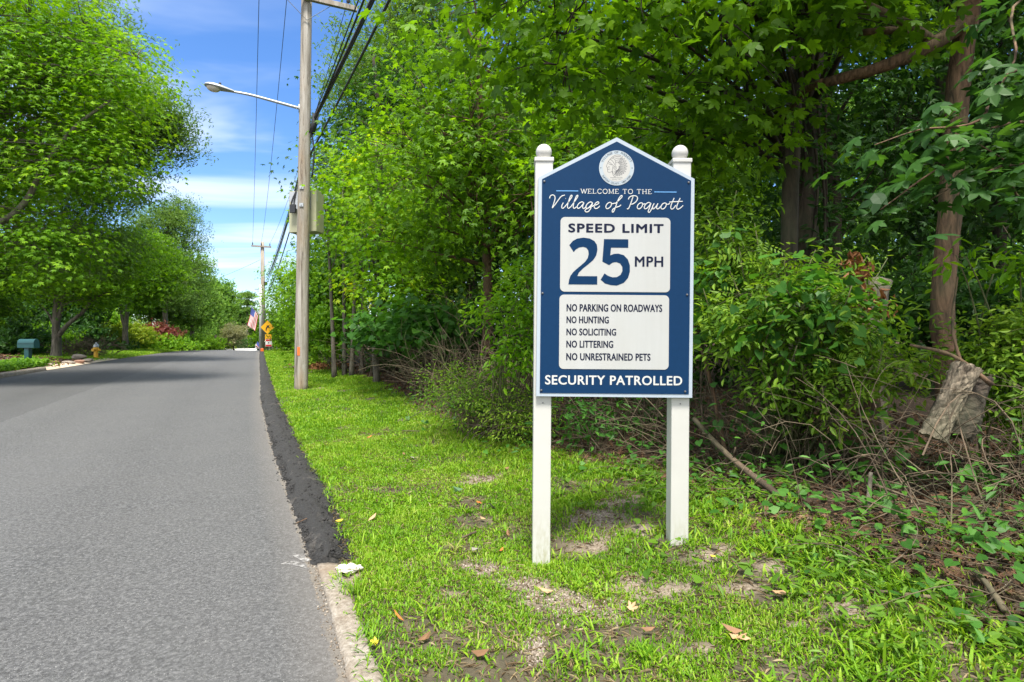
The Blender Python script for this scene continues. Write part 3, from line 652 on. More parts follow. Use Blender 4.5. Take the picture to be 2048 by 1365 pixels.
for cx_, cy_ in ((522, 683), (1438, 683)):
    b = MB(); front(b, L2(Z8([(cx_ + (22 if k % 2 == 0 else 9) * math.cos(a), cy_ + (22 if k % 2 == 0 else 9) * math.sin(a)) for k, a in enumerate(np.linspace(-np.pi / 2, 1.5 * np.pi, 10, endpoint=False))])), -.0062, -.005); b.obj('star', M['ink'], seal)
# ------------------------------------------------------------------ utility poles, wires, lamp
m, t, bs, o = newmat('weathered_pole_wood')
n = nnoise(t, 11, 6, .68, stretch=(1, 1, .06), dist=.5); n2 = nnoise(t, 2.0, 5, .6, stretch=(1, 1, .3)); n3 = nnoise(t, 30, 4, .7, stretch=(1, 1, .12))
c = ramp(t, n, [(.33, (.075, .06, .05)), (.43, (.235, .21, .175)), (.6, (.36, .335, .295)), (.75, (.48, .46, .43))])
c = mixc(t, ramp(t, n2, [(.5, 0.0), (.68, .55)]), c, (.32, .22, .13))
c = mixc(t, ramp(t, n3, [(.60, 0.0), (.68, .75)]), c, (.06, .045, .035))
lk(t, c, bs.inputs['Base Color']); bs.inputs['Roughness'].default_value = .9; bump(t, bs, n, .8, .015)
M['pole'] = m
M['galv'] = plain('galvanised_metal', (.42, .44, .46), .45, .6, var=.2, scale=12)
M['black_rubber'] = plain('black_cable', (.012, .012, .013), .5)
M['grey_cable'] = plain('grey_cable', (.07, .07, .075), .5)
M['cabinet'] = plain('khaki_cabinet_paint', (.36, .36, .24), .55, var=.2, scale=5)
M['black_box'] = plain('black_plastic', (.02, .022, .028), .45)
M['orange'] = plain('orange_tape', (.85, .16, .02), .5)
M['lens'] = plain('cloudy_lamp_lens', (.55, .50, .42), .25)
M['arm_wood'] = M['pole']
RD = np.array((-.41, .912, 0)); PX = np.array((.912, .41, 0))       # along the road, across it
P1b = at(602, 780, 14.5); P1b[2] = ground_z(P1b[0], P1b[1])
P1t = at(613.5, -18, 14.5)
pole = thing('utility_pole', 'weathered wooden utility pole standing in the grass verge with an orange tag near its foot', 'utility pole', P1b)
def pole_at(z): k = (z - P1b[2]) / (P1t[2] - P1b[2]); return P1b + (P1t - P1b) * k
b = MB(); zs = np.linspace(-.3, P1t[2] - P1b[2], 24); rng = np.random.default_rng(5)
b.tube(np.array([pole_at(P1b[2] + z) - P1b for z in zs]), np.linspace(.172, .128, 24) + rng.normal(0, .002, 24), 20); pshaft = b.obj('shaft', M['pole'], pole, smooth=True)
zc = at(613, 4, 14.5)[2]
b = MB(); Rc = np.stack([PX, RD, (0, 0, 1)], 1); ctr = pole_at(zc) - P1b - RD * .19
b.box(ctr, (2.45, .10, .125), Rc, bev=.008); arm = b.obj('crossarm', M['arm_wood'], pole)
for s in (-1, 1):
    b = MB(); b.tube([ctr + PX * s * .62 + (0, 0, -.03), pole_at(zc - .55) - P1b - RD * .16], .012, 6, flat=.5); b.obj('brace', M['galv'], arm)
for s in (-1.1, -.45, 1.0):
    b = MB(); b.lathe([(.012, -.06), (.012, .06), (.045, .08), (.05, .11), (.03, .13), (.045, .15), (.035, .19), (.001, .20)], ctr + PX * s + (0, 0, .05), 12); b.obj('insulator', M['black_box'], arm)
tagp = at(602, 703, 14.3)
b = MB(); nr = pole_at(tagp[2]) - P1b
b.box(nr + np.array((-.012, -.168, 0)), (.06, .012, .21)); b.obj('orange_tag', M['orange'], pole)
for yy in (378, 413): 
    b = MB(); b.box(pole_at(at(602, yy, 14.5)[2]) - P1b + np.array((.0, -.158, 0)), (.10, .02, .09)); b.box(pole_at(at(602, yy, 14.5)[2]) - P1b + np.array((.0, -.172, 0)), (.03, .02, .03)); b.obj('bolt_plate', M['galv'], pole)
b = MB(); cz = np.linspace(2.6, 6.9, 12); b.tube(np.array([pole_at(P1b[2] + z) - P1b + np.array((-.13, .10, 0)) for z in cz]), .02, 6); b.obj('conduit', M['black_rubber'], pole)

cab0 = at(607, 422, 14.75); cab = thing('equipment_cabinet', 'khaki metal equipment cabinet bolted behind the near utility pole', 'electrical cabinet', cab0 + np.array((0, .22, -.55)))
Rq = rotm('Z', math.radians(-14))
b = MB(); b.box((0, 0, .55), (.80, .36, 1.08), Rq, bev=.012); b.obj('cabinet_body', M['cabinet'], cab)
for s in (-1, 1):
    b = MB(); b.prism([(s * .06, .48), (s * .36, .80), (s * .36, 1.04), (s * .06, 1.04)][::s], -.235, -.215); b.obj('bracket', M['galv'], cab)
b = MB(); b.box((-.27, -.24, .60), (.16, .06, .22), Rq, bev=.008)
for dx in (-.04, .03): b.tube(bez([(-.27 + dx, -.25, .70), (-.27 + dx, -.27, .85), (-.17, -.26, 1.0), (-.15, -.2, 1.25)], 8), .014, 5)
b.obj('junction_box', M['black_box'], cab)

lampo = pole_at(at(598, 216, 14.4)[2])
lamp = thing('street_lamp', 'grey cobra-head street lamp on a curved arm reaching over the road from the pole', 'street lamp', lampo)
dl = -PX
b = MB(); armp = catmull([dl * .10, dl * .7 + (0, 0, .075), dl * 1.2 + (0, 0, .135), dl * 1.48 + (0, 0, .15), dl * 1.68 + (0, 0, .15)], 6)
b.tube(armp, np.linspace(.036, .026, len(armp)), 10); b.box(dl * .14, (.03, .10, .18), np.stack([dl, RD, (0, 0, 1)], 1)); b.obj('arm', M['galv'], lamp, smooth=True)
Rl = np.stack([dl, RD, (0, 0, 1)], 1) @ rotm('Y', math.radians(-5))
hb = MB(); n_ = 14
prof = [(1.62, .045, .035), (1.70, .07, .045), (1.85, .105, .062), (2.02, .145, .082), (2.18, .165, .088), (2.32, .145, .07), (2.41, .09, .045), (2.435, .01, .012)]
rows = []
for x, w, h in prof:
    a = np.linspace(0, np.pi, 9); rows.append(np.stack([np.full(9, 1.62 + (x - 1.62) * .8), w * np.cos(a), .30 + h * np.sin(a)], 1))
Pq = np.stack(rows); i = np.arange(len(prof) - 1)[:, None] * 9 + np.arange(8)[None]
up_ = Pq.reshape(-1, 3).copy(); lo = up_.copy(); lo[:, 2] = .30 - (lo[:, 2] - .30) * .35
hb.add((up_ - (1.62, 0, .3)) @ Rl.T + dl * 1.62 + (0, 0, .15), [np.stack([i, i + 1, i + 10, i + 9], -1).reshape(-1, 4)])
hb.add((lo - (1.62, 0, .3)) @ Rl.T + dl * 1.62 + (0, 0, .15), [np.stack([i, i + 9, i + 10, i + 1], -1).reshape(-1, 4)])
M['lamp_shell'] = plain('grey_lamp_shell', (.34, .36, .38), .5, .3, var=.1)
hd = hb.obj('lamp_head', M['lamp_shell'], lamp, smooth=True)
b = MB(); Pl = np.array([(.45 + .155 * math.cos(a) * math.cos(e), .115 * math.sin(a) * math.cos(e), -.02 - .10 * math.sin(e)) for e in np.linspace(0, 1.5, 6) for a in np.linspace(0, 2 * np.pi, 16, endpoint=False)])
i = np.arange(5)[:, None] * 16 + np.arange(16)[None]; j = np.arange(5)[:, None] * 16 + (np.arange(16)[None] + 1) % 16
b.add(Pl @ Rl.T + dl * 1.62 + (0, 0, .15), [np.stack([i, i + 16, j + 16, j], -1).reshape(-1, 4), np.arange(16) + 80]); b.obj('lamp_lens', M['lens'], hd, smooth=True)
b = MB(); b.lathe([(.03, 0), (.03, .05), (.022, .065), (.001, .066)], (np.array((.32, 0, .075)) @ Rl.T) + dl * 1.62 + (0, 0, .15), 10); b.obj('photocell', M['black_box'], hd)

sb = at(629, 250, 14.35)
b = MB(); b.tube([sb - np.array((-.03, 0, -.26)), sb + np.array((.0, 0, .05)), sb + np.array((-.07, 0, -.22))], [.085, .085, .075], 8); b.tube(catmull([sb + (-.07, 0, -.2), sb + (-.03, .05, -.7), sb + (-.10, .1, -1.3)], 5), .022, 5)
tag(b.obj('cable_splice_box', M['black_box'], smooth=True, loc=sb), 'black cable splice case clamped to the right side of the near pole', 'cable box')

# second pole past the crest
P2 = at(527, 705, 47.0); P2[2] = ground_z(P2[0], P2[1])
pole2 = thing('utility_pole', 'distant brown utility pole at the road crest with a short crossarm on top', 'utility pole', P2)
H2 = at(525, 484, 47.0)[2] - P2[2]
b = MB(); b.tube([(0, 0, -.3), (-.05, 0, H2 / 2), (-.1, 0, H2)], [.2, .175, .14], 12); b.obj('shaft', M['pole'], pole2, smooth=True)
b = MB(); b.box((-.1, -.2, H2 - .42), (1.5, .1, .13), Rc); a2 = b.obj('crossarm', M['pole'], pole2)
for s in (-.65, .0, .65):
    b = MB(); b.lathe([(.02, -.05), (.05, .1), (.03, .14), (.04, .2), (.001, .21)], np.array((-.1, -.2, H2 - .33)) + PX * s, 8); b.obj('insulator', M['black_box'], a2)
b = MB(); b.box((.2, -.05, 5.55), (.22, .18, .3)); b.obj('terminal_box', M['black_box'], pole2)
P3 = at(521.3, 706, 44.5); P3[2] = ground_z(P3[0], P3[1])
gp = thing('flag_pole', 'slim pale grey pole in front of the distant brown utility pole, carrying the large flag', 'pole', P3)
H3 = at(521, 570, 44.5)[2] - P3[2]
M['pale_pole'] = plain('pale_grey_pole', (.56, .57, .56), .7, var=.2, scale=4)
b = MB(); b.tube([(0, 0, -.3), (0, 0, H3 * .6), (-.02, 0, H3)], [.125, .11, .09], 10); b.obj('shaft', M['pale_pole'], gp, smooth=True)
b = MB(); s0 = at(520.5, 632, 44.5) - P3; s1 = at(501.5, 613, 44.3) - P3; b.tube([s0, s1], .022, 6); b.obj('flag_staff', M['galv'], gp)
b = MB(); b.box(at(514, 579, 44.4) - P3, (.35, .06, .06)); b.tube([at(520, 579, 44.5) - P3, at(514, 579, 44.4) - P3], .02, 5); b.obj('step_bracket', M['galv'], gp)

def flag(name, hoist0, hoist1, fly, label, cat='flag', nu=26, nv=14, fold=.05):
    """Stripes run from the hoist edge along the fly; canton at the hoist0 end."""
    h0, h1, f = [np.asarray(q, float) for q in (hoist0, hoist1, fly)]
    r = thing(name, label, cat, h0)
    uu, vv = np.meshgrid(np.linspace(0, 1, nu), np.linspace(0, 1, nv))
    D = (h1 - h0); P = D * vv[..., None] + f * uu[..., None] * (1 - .25 * vv[..., None] * 0)
    P[..., 1] += fold * np.sin(vv * 7 + uu * 2.5) * uu ** .6; P[..., 0] += .35 * fold * np.sin(uu * 5 + vv * 3) * uu
    k = np.arange(nv - 1)[:, None] * nu + np.arange(nu - 1)[None]
    b = MB(); q = np.stack([k, k + 1, k + nu + 1, k + nu], -1)
    mi = np.zeros((nv - 1, nu - 1), int)
    mi[1::2, :] = 1; mi[:7, :10] = 2
    for v in range(3): b.add(P.reshape(-1, 3), [q[mi == v]], v)
    b.obj('flag_cloth', [M['flag_red'], M['flag_white'], M['flag_blue']], r, smooth=True); return r
M['flag_red'] = plain('flag_red', (.60, .05, .07), .7); M['flag_white'] = plain('flag_white', (.78, .78, .78), .7); M['flag_blue'] = plain('flag_blue', (.06, .09, .33), .7)
flag('flag', at(503, 615, 44.3), at(517.5, 627.5, 44.5), at(499, 652, 44.3) - at(507, 617, 44.4), 'large stars and stripes flag drooping from a slanted staff on the pale pole')

# wires
def wire(name, P, r, mat, label, cat='wire', sag=.0, n=20, group=None):
    P = [np.asarray(p, float) for p in P]; pts = []
    for a, c in zip(P[:-1], P[1:]):
        tt = np.linspace(0, 1, n)[:, None]; q = a * (1 - tt) + c * tt; q[:, 2] -= sag * np.linalg.norm(c - a) * 4 * (tt * (1 - tt))[:, 0] * .02
        pts.append(q if not pts else q[1:])
    b = MB(); b.tube(np.vstack(pts), r, 5)
    return tag(b.obj(name, mat, smooth=True, loc=P[0]), label, cat, group)
top2 = P2 + np.array((-.1, -.2, H2 - .12))
def back(p, k=1.0): return np.asarray(p, float) + np.array((.50, -.95, 0)) * 30 * k
aL, aM, aR = (ctr + P1b + PX * s + (0, 0, .22) for s in (-1.1, -.45, 1.0))
wire('power_line', [back(aL), aL, top2 - PX * .65], .009, M['grey_cable'], 'thin overhead line highest and leftmost in the sky, ending at the far crossarm', sag=1.0)
wire('power_line', [back(aM), aM, top2], .009, M['grey_cable'], 'thin overhead line slanting past the lamp arm just left of the near pole', sag=1.0)
wire('power_line', [back(aR), aR, top2 + PX * .65], .009, M['grey_cable'], 'thin overhead line just right of the near pole, running down behind it', sag=1.0)
far2 = P2 + np.array((.2, -.1, 0))
specs = [(628, 236, 736, 0, .026, 'grey_cable', 'thick grey overhead cable, third from the right of the bundle on the near pole', 562),
         (629, 238, 722, 0, .019, 'black_rubber', 'dark overhead cable at the left side of the thick bundle on the near pole', 556),
         (628, 232, 712, 0, .012, 'black_rubber', 'thin dark overhead cable, leftmost of the bundle reaching the splice case', 550),
         (630, 240, 741, 0, .020, 'black_rubber', 'thick black overhead cable in the middle of the bundle above the splice case', 568),
         (624, 302, 766, 0, .022, 'black_rubber', 'lowest thick black overhead cable, rightmost where it leaves the top of the photo', 590)]
for px, py, qx, qy, r, mt, lab, y2 in specs:
    a = at(px, py, 14.35); Yq = (a[2] - EYE) / ((690 - qy) / F); q = at(qx, qy, Yq)
    d = (q - a); near = a + d * 3.2; near[2] = a[2] + .4
    e = at(532, y2, 47.0)
    wire('overhead_cable', [near, a, e], r, M[mt], lab, 'cable', sag=.8, group='thick cables on the utility poles')
wire('power_line', [at(383, 572, 60), at(520, 520, 47)], .012, M['grey_cable'], 'faint service wire between the left trees and the far pole', sag=.6)

# ------------------------------------------------------------------ far road signs
def curve_sign():
    p0 = at(536, 706, 44.0); p0[2] = ground_z(p0[0], p0[1])
    r = thing('curve_warning_sign', 'yellow diamond right-curve warning sign with speed plate on a roadside post', 'road sign', p0)
    ys = plain('road_sign_yellow', (.82, .42, .01), .45, var=.04); bl = plain('road_sign_black', (.02, .02, .02), .5)
    b = MB(); zt = at(536, 640, 44)[2] - p0[2]; b.box((0, .03, zt / 2), (.07, .05, zt)); b.obj('post', M['galv'], r)
    c = at(534.5, 655, 43.95) - p0; s = 13.6 * 44 / F
    b = MB(); b.prism([(c[0] - s, c[2]), (c[0], c[2] - s), (c[0] + s, c[2]), (c[0], c[2] + s)], -.03, -.015); d = b.obj('diamond_plate', ys, r)
    b = MB(); k = s / 13.6
    def q(x, y): return (c[0] + (x - 534.5) * k, c[2] - (y - 655) * k)
    b.prism([q(*p) for p in [(531.0, 661.5), (533.0, 661.5), (533.2, 657.5), (535, 655.2), (536.6, 656.6), (538.5, 650.6), (532.6, 651.8), (534, 653), (531.5, 656)]], -.045, -.031); b.obj('curve_arrow', bl, d)
    e = at(536.2, 675.5, 43.95) - p0; w, h = 6.3 * k, 6.3 * k
    b = MB(); b.prism([(e[0] - w, e[2] - h), (e[0] + w, e[2] - h), (e[0] + w, e[2] + h), (e[0] - w, e[2] + h)], -.03, -.015); sp_ = b.obj('speed_plate', ys, r)
    v, f = text_bm('20', .0); lo_, hi_ = v[:, :2].min(0), v[:, :2].max(0); v = (v[:, :2] - (lo_ + hi_) / 2) / (hi_ - lo_) * np.array((w * 1.5, h * 1.15))
    b = MB(); b.add(np.stack([v[:, 0] + e[0], np.full(len(v), -.034), v[:, 1] + e[2]], 1), group_faces(f)); b.obj('lettering', bl, sp_)
    return r
curve_sign()
p0 = at(538, 706, 43.4); p0[2] = ground_z(p0[0], p0[1])
r = thing('red_and_white_notice', 'small red and white notice board below the yellow curve sign', 'notice', p0)
rd = plain('notice_red', (.60, .03, .03), .5); wh = plain('notice_white', (.75, .76, .76), .5); bk = plain('notice_dark', (.05, .05, .06), .5)
b = MB(); zt = at(0, 680, 43.4)[2] - p0[2]; k = 43.4 / F
for s in (-2.5, 3.5): b.box((s * k, .03, zt / 2), (.06, .05, zt))
b.obj('stake', bk, r)
z0 = at(0, 686.5, 43.4)[2] - p0[2]
b = MB(); b.box((-.6 * k, -.01, z0), (12.8 * k, .03, 14.5 * k)); bd = b.obj('notice_panel', wh, r)
for dz, hh_ in ((5.4, 3.0), (-5, 3.4)):
    b = MB(); b.box((-.6 * k, -.03, z0 + dz * k), (11.6 * k, .01, hh_ * k)); b.obj('red_band', rd, bd)
b = MB(); b.box((-.4 * k, -.03, z0 + .4 * k), (2.4 * k, .01, 2.0 * k), bev=.004); b.obj('dark_motif', bk, bd)
p0 = at(524.5, 708, 43.0); p0[2] = ground_z(p0[0], p0[1])
r = thing('orange_marker', 'small orange marker panel at the foot of the pale grey pole', 'marker', p0)
b = MB(); b.box((0, 0, .05), (.06, .04, .5)); b.obj('stake', M['galv'], r)
z0 = at(0, 702, 43)[2] - p0[2]; b = MB(); b.box((0, -.03, z0), (.22, .03, .36), bev=.01); b.obj('marker_panel', M['orange'], r)
# white box beyond the crest with a small flag, white square box
wm = plain('white_box_paint', (.78, .78, .78), .5)
p0 = at(517.5, 703, 50.0); zb = float(ground_z(p0[0], 50.)); p0[2] = zb
r = thing('white_mailbox', 'white roadside box left of the pale grey pole, seen over the road crest', 'mailbox', p0)
b = MB(); b.box((0, 0, .25), (.10, .10, .6)); b.obj('post', bk, r)
b = MB(); z0 = at(0, 694.5, 50)[2] - zb; b.box((0, 0, z0), (.42, .5, .28), bev=.03); b.lathe([(.001, -.25), (.2, -.25), (.2, .25), (.001, .25)], (0, 0, z0 + .12), 14, R=rotm('X', math.radians(90))); b.obj('box_body', wm, r, smooth=False)
flag('small_flag', at(514.5, 683, 49.7), at(521, 690, 49.7), at(514, 693.5, 49.7) - at(516.5, 685, 49.7), 'small stars and stripes flag hanging above the white roadside box', nu=14, nv=10, fold=.02)
p0 = at(458, 706, 56); p0[2] = ground_z(p0[0], p0[1])
r = thing('white_post_box', 'small white square box standing at the road crest left of the bare pale tree', 'box', p0)
z0 = at(0, 703.5, 56)[2] - p0[2]; b = MB(); b.box((0, 0, z0 / 2 + .05), (.33, .3, z0 + .3), bev=.02); b.obj('box_body', wm, r); b = MB(); b.box((0, 0, z0 + .215), (.37, .34, .03), bev=.01); b.obj('box_lid', wm, r)
p0 = at(388, 706, 54); p0[2] = ground_z(p0[0], p0[1])
r = thing('garden_post', 'reddish brown garden post with a pale cap among the far shrubs', 'post', p0)
b = MB(); z0 = at(0, 690, 54)[2] - p0[2]; b.box((0, 0, z0 / 2), (.22, .22, z0)); b.obj('post_shaft', plain('red_brown_wood', (.22, .10, .07), .8), r)
b = MB(); b.box((.04, 0, z0 + .06), (.3, .3, .12), bev=.02); b.obj('post_cap', wm, r)

# ------------------------------------------------------------------ mailbox and hydrant across the road
MBY = 23.0; p0 = at(56, 724, MBY); p0[2] = ground_z(p0[0], p0[1])
mail = thing('mailbox', 'dark teal metal mailbox on a square post in the planted bed across the road', 'mailbox', p0)
tl = plain('teal_paint', (.008, .060, .066), .45, var=.12)
k = MBY / F; z1 = at(0, 696, MBY)[2] - p0[2]; z2 = at(0, 678.5, MBY)[2] - p0[2]; w = 37 * k; dp = .24; hh = z2 - z1
b = MB(); b.box((.0, 0, z1 / 2), (8.5 * k, 8.5 * k, z1 + .1)); b.obj('post', tl, mail)
R8 = rotm('Z', math.radians(-8))
sec = [(-dp / 2, 0), (-dp / 2, hh * .48)] + [(dp / 2 * math.cos(a), hh * .48 + hh * .52 * math.sin(a)) for a in np.linspace(np.pi, 0, 9)[1:-1]] + [(dp / 2, hh * .48), (dp / 2, 0)]
b = MB(); n = len(sec); A = np.array([(-w / 2, y, z + z1) for y, z in sec]); B = A + (w, 0, 0); i = np.arange(n); j = (i + 1) % n
b.add(np.vstack([A, B]) @ R8.T, [np.stack([i, j, j + n, i + n], 1), i[::-1], i + n]); mbody = b.obj('mailbox_body', tl, mail)
b = MB(); A2 = A * np.array((0, 1.07, 1)) + (w / 2 - .01, 0, 0); A2[:, 2] = z1 + (A2[:, 2] - z1) * 1.05 - .008; B2 = A2 + (.03, 0, 0)
b.add(np.vstack([A2, B2]) @ R8.T, [np.stack([i, j, j + n, i + n], 1), i[::-1], i + n]); b.obj('mailbox_door', tl, mail)
b = MB(); b.box((0, -dp / 2 - .006, z1 + hh * .50), (w * .96, .012, .012), R8); b.obj('seam', tl, mbody)

p0 = at(192, 716, 30.0); p0[2] = ground_z(p0[0], p0[1])
hyd = thing('fire_hydrant', 'yellow fire hydrant with a silver cap at the edge of the lawn across the road', 'fire hydrant', p0)
yl = plain('hydrant_yellow', (.66, .36, .02), .45, var=.15); hs_ = (at(0, 684.5, 30)[2] - p0[2]) / .78
b = MB(); b.lathe([(.15, -.06), (.15, .04), (.095, .05), (.09, .42), (.12, .44), (.12, .50), (.105, .52)], (0, 0, 0), 18); hb_ = b.obj('barrel', yl, hyd, smooth=False)
b = MB(); b.lathe([(.115, .52), (.125, .55), (.11, .62), (.075, .68), (.03, .71), (.03, .77), (.001, .78)], (0, 0, 0), 18); b.obj('bonnet', M['galv'], hyd, smooth=True)
for ang, rr, ll in ((0, .05, .17), (180, .05, .17), (-95, .065, .18)):
    b = MB(); d = np.array((math.cos(math.radians(ang)), math.sin(math.radians(ang)), 0)); b.tube([d * .05 + (0, 0, .40), d * ll + (0, 0, .40)], rr, 10); b.tube([d * ll + (0, 0, .40), d * (ll + .03) + (0, 0, .40)], rr * 1.15, 6); b.obj('nozzle', yl, hyd)
hyd.scale = (hs_,) * 3
# ------------------------------------------------------------------ leaf shapes (unit: centre to tip = 1)
def _leaf_maple(full=True):
    ang = [0, 50, 108, -108, -50]; ln = [1.0, .92, .55, .55, .92]
    V = [(0, 0, 0), (-.28, 0, .0)]; F6 = []
    notch = {}
    order = [(-108, .55), (-50, .92), (0, 1.0), (50, .92), (108, .55)]
    def pt(a, r, z): a = math.radians(a); return (r * math.cos(a), r * math.sin(a), z)
    nid = []
    for a in (-150, -80, -25, 25, 80, 150):
        V.append(pt(a, .30 if abs(a) > 100 else .40, .02)); nid.append(len(V) - 1)
    for k, (a, l) in enumerate(order):
        n0, n1 = nid[k], nid[k + 1]
        t_ = len(V); V.append(pt(a, l, -.16 * l))
        if full:
            s0 = len(V); V.append(pt(a - 17, l * .70, -.04)); s1 = len(V); V.append(pt(a + 17, l * .70, -.04))
            F6.append((0, n0, s0, t_, s1, n1))
        else: F6.append((0, n0, t_, n1))
    tri = [(1, nid[0], 0), (1, 0, nid[-1])]
    return np.array(V), [np.array(F6), np.array(tri)]
def _leaf_oval(w=.34, fold=.12):
    V = np.array([(-1, 0, 0), (-.35, w, fold), (.35, w * .9, fold * .6), (1, 0, -.18), (.35, -w * .9, fold * .6), (-.35, -w, fold)], float)
    return V, [np.array([(0, 1, 2, 3), (0, 3, 4, 5)])[:, ::-1]]
def _merge(parts):
    V, F = [], {}
    n = 0
    for v, fs in parts:
        V.append(v)
        for f in fs: F.setdefault(f.shape[1], []).append(f + n)
        n += len(v)
    return np.vstack(V), [np.vstack(q) for q in F.values()]
def _xf(T, pos, yaw, sc, pitch=0, roll=0):
    R = rotm('Z', yaw) @ rotm('Y', pitch) @ rotm('X', roll); return (T[0] * sc) @ R.T + np.asarray(pos, float), T[1]
def _pinnate(n=4):
    o = _leaf_oval(.36, .08); ps = []
    for k in range(n):
        x = -1 + 1.7 * k / n
        for s in (-1, 1): ps.append(_xf(o, (x + .12, s * .36, -.05 * k / n), s * 1.15, .33, .1))
    ps.append(_xf(o, (1.0, 0, -.1), 0, .36, .2)); return _merge(ps)
def _cluster(n, seed, T=None, spread=.55, sz=.5):
    r = np.random.default_rng(seed); T = T or _leaf_oval(.42, .1)
    return _merge([_xf(T, r.normal(0, spread, 3) * (1, 1, .6), r.uniform(0, 6.3), sz * r.uniform(.7, 1.2), r.normal(.2, .45), r.normal(0, .45)) for _ in range(n)])
def _heart():
    V = np.array([(-.55, 0, 0), (-.85, .38, .05), (-.5, .78, .02), (.15, .66, 0), (1, 0, -.12), (.15, -.66, 0), (-.5, -.78, .02), (-.85, -.38, .05)], float)
    return V, [np.array([(0, 1, 2, 3), (0, 5, 6, 7)])[:, ::-1], np.array([(0, 3, 4), (0, 4, 5)])[:, ::-1]]
T_MAPLE = _leaf_maple(True); T_MAPLE2 = _leaf_maple(False); T_OVAL = _leaf_oval(); T_PIN = _pinnate(); T_HEART = _heart()
T_CL5 = _cluster(5, 1); T_CLM = _cluster(3, 4, T_MAPLE2, .7, .62)
T_FINE = _cluster(6, 7, _leaf_oval(.3, .1), .6, .42)

def scatter(b, T, pos, nrm, tan, size, mi=0):
    nrm = nrm / (np.linalg.norm(nrm, axis=1)[:, None] + 1e-9)
    tan = tan - nrm * np.sum(tan * nrm, 1)[:, None]; tan /= np.linalg.norm(tan, axis=1)[:, None] + 1e-9
    bt = np.cross(nrm, tan); tv = T[0]; n, k = len(pos), len(tv)
    V = pos[:, None] + size[:, None, None] * (tv[None, :, 0:1] * tan[:, None] + tv[None, :, 1:2] * bt[:, None] + tv[None, :, 2:3] * nrm[:, None])
    off = (np.arange(n) * k)[:, None, None]
    b.add(V.reshape(-1, 3), [(f[None] + off).reshape(-1, f.shape[1]) for f in T[1]], mi)

DENS = 1.45
class Plant:
    """Wood and leaves of one tree or shrub, in world coordinates."""
    def __init__(s, seed): s.r = np.random.default_rng(seed); s.w = MB(); s.l = MB(); s.base = None
    def trunk(s, P, r0, r1, n=10, rough=.04):
        P = np.asarray(P, float); s.base = P[0].copy() if s.base is None else s.base
        Q = catmull(P, 6) if len(P) > 2 else np.linspace(P[0], P[-1], 8)
        rr = np.linspace(r0, r1, len(Q)); rr[0] *= 1.35; rr[1] *= 1.12
        s.w.tube(Q, rr, n, rough=rough, rng=s.r); return Q
    def limb(s, a, c, r0, r1=None, up=.2, n=7, sides=5, wob=.08):
        a = np.asarray(a, float); c = np.asarray(c, float); d = np.linalg.norm(c - a)
        mid = (a + c) / 2 + np.array((0, 0, up * d)) + s.r.normal(0, wob * d, 3)
        P = bez([a, mid, c], n); s.w.tube(P, np.linspace(r0, r1 or r0 * .35, n), sides); return P
    def spray(s, c, out, T, lsize, n, rad, flat=.4, tilt=.55, droop=.25):
        r = s.r; c = np.asarray(c, float)
        p = c + np.clip(r.normal(0, 1, (n, 3)), -1.7, 1.7) * rad * np.array((1, 1, flat)); rel = p - c
        p[:, 2] -= droop * np.linalg.norm(rel[:, :2], axis=1)
        nr = np.array((0, 0, 1.)) + r.normal(0, tilt, (n, 3)) + np.asarray(out) * .35 + rel * .25 / max(rad, .05)
        tn = rel / max(rad, .05) + np.asarray(out) * .5 + r.normal(0, .6, (n, 3)) + np.array((0, 0, -.35))
        scatter(s.l, T, p, nr, tn, lsize * r.uniform(.65, 1.2, n))
    def crown(s, Q, ell, T, lsize, lpc, crad, limb_r=.05, flat=.4, tilt=.55, droop=.25, zlow=.25, per=7, shell=2.2):
        """Clumps inside an ellipsoid (cx, cy, cz, rx, ry, rz, n), carried by limbs from the trunk path Q."""
        r = s.r; cx, cy, cz, rx, ry, rz, n = ell; C = np.array((cx, cy, cz)); R = np.array((rx, ry, rz)); n = int(n * DENS)
        d = r.normal(0, 1, (n, 3)); d /= np.linalg.norm(d, axis=1)[:, None]
        pts = C + d * R * (r.uniform(0, 1, n) ** (1 / shell))[:, None]
        nl = max(2, n // per); ends = C + (pts[r.choice(n, nl, replace=False)] - C) * .62; limbs = []
        zmin, zmax = Q[0][2], Q[-1][2]
        for e in ends:
            zt = np.clip(e[2] - .45 * np.linalg.norm(e[:2] - C[:2]) - .4 * rz * r.uniform(.3, 1), zmin + (zmax - zmin) * zlow, zmax)
            a = Q[np.argmin(np.abs(Q[:, 2] - zt))]
            limbs.append(s.limb(a, e, limb_r * r.uniform(.7, 1.2), limb_r * .3, up=.12))
        LP = np.vstack(limbs)
        for p, dd in zip(pts, d):
            near = LP[np.argmin(np.linalg.norm(LP - p, axis=1))]
            s.limb(near, p, limb_r * .28, limb_r * .1, up=.08, n=5, sides=4)
            o = p - C; o = o / (np.linalg.norm(o) + 1e-6)
            s.spray(p, o, T, lsize, int(lpc * r.uniform(.6, 1.4)), crad * r.uniform(.75, 1.25), flat, tilt, droop)
    def finish(s, name, label, cat, bark, leaf, group=None, wood_name='trunk', leaf_name='crown'):
        t_ = thing(name, label, cat, s.base, 0, group)
        if s.w.n: s.w.obj(wood_name, bark, t_, smooth=True, loc=s.base)
        if s.l.n: s.l.obj(leaf_name, leaf, t_, loc=s.base)
        return t_
# ------------------------------------------------------------------ the wood on the right
WG = 'trees of the roadside wood'
def G(X, Y, dz=-.15): return gat(X, Y, dz)
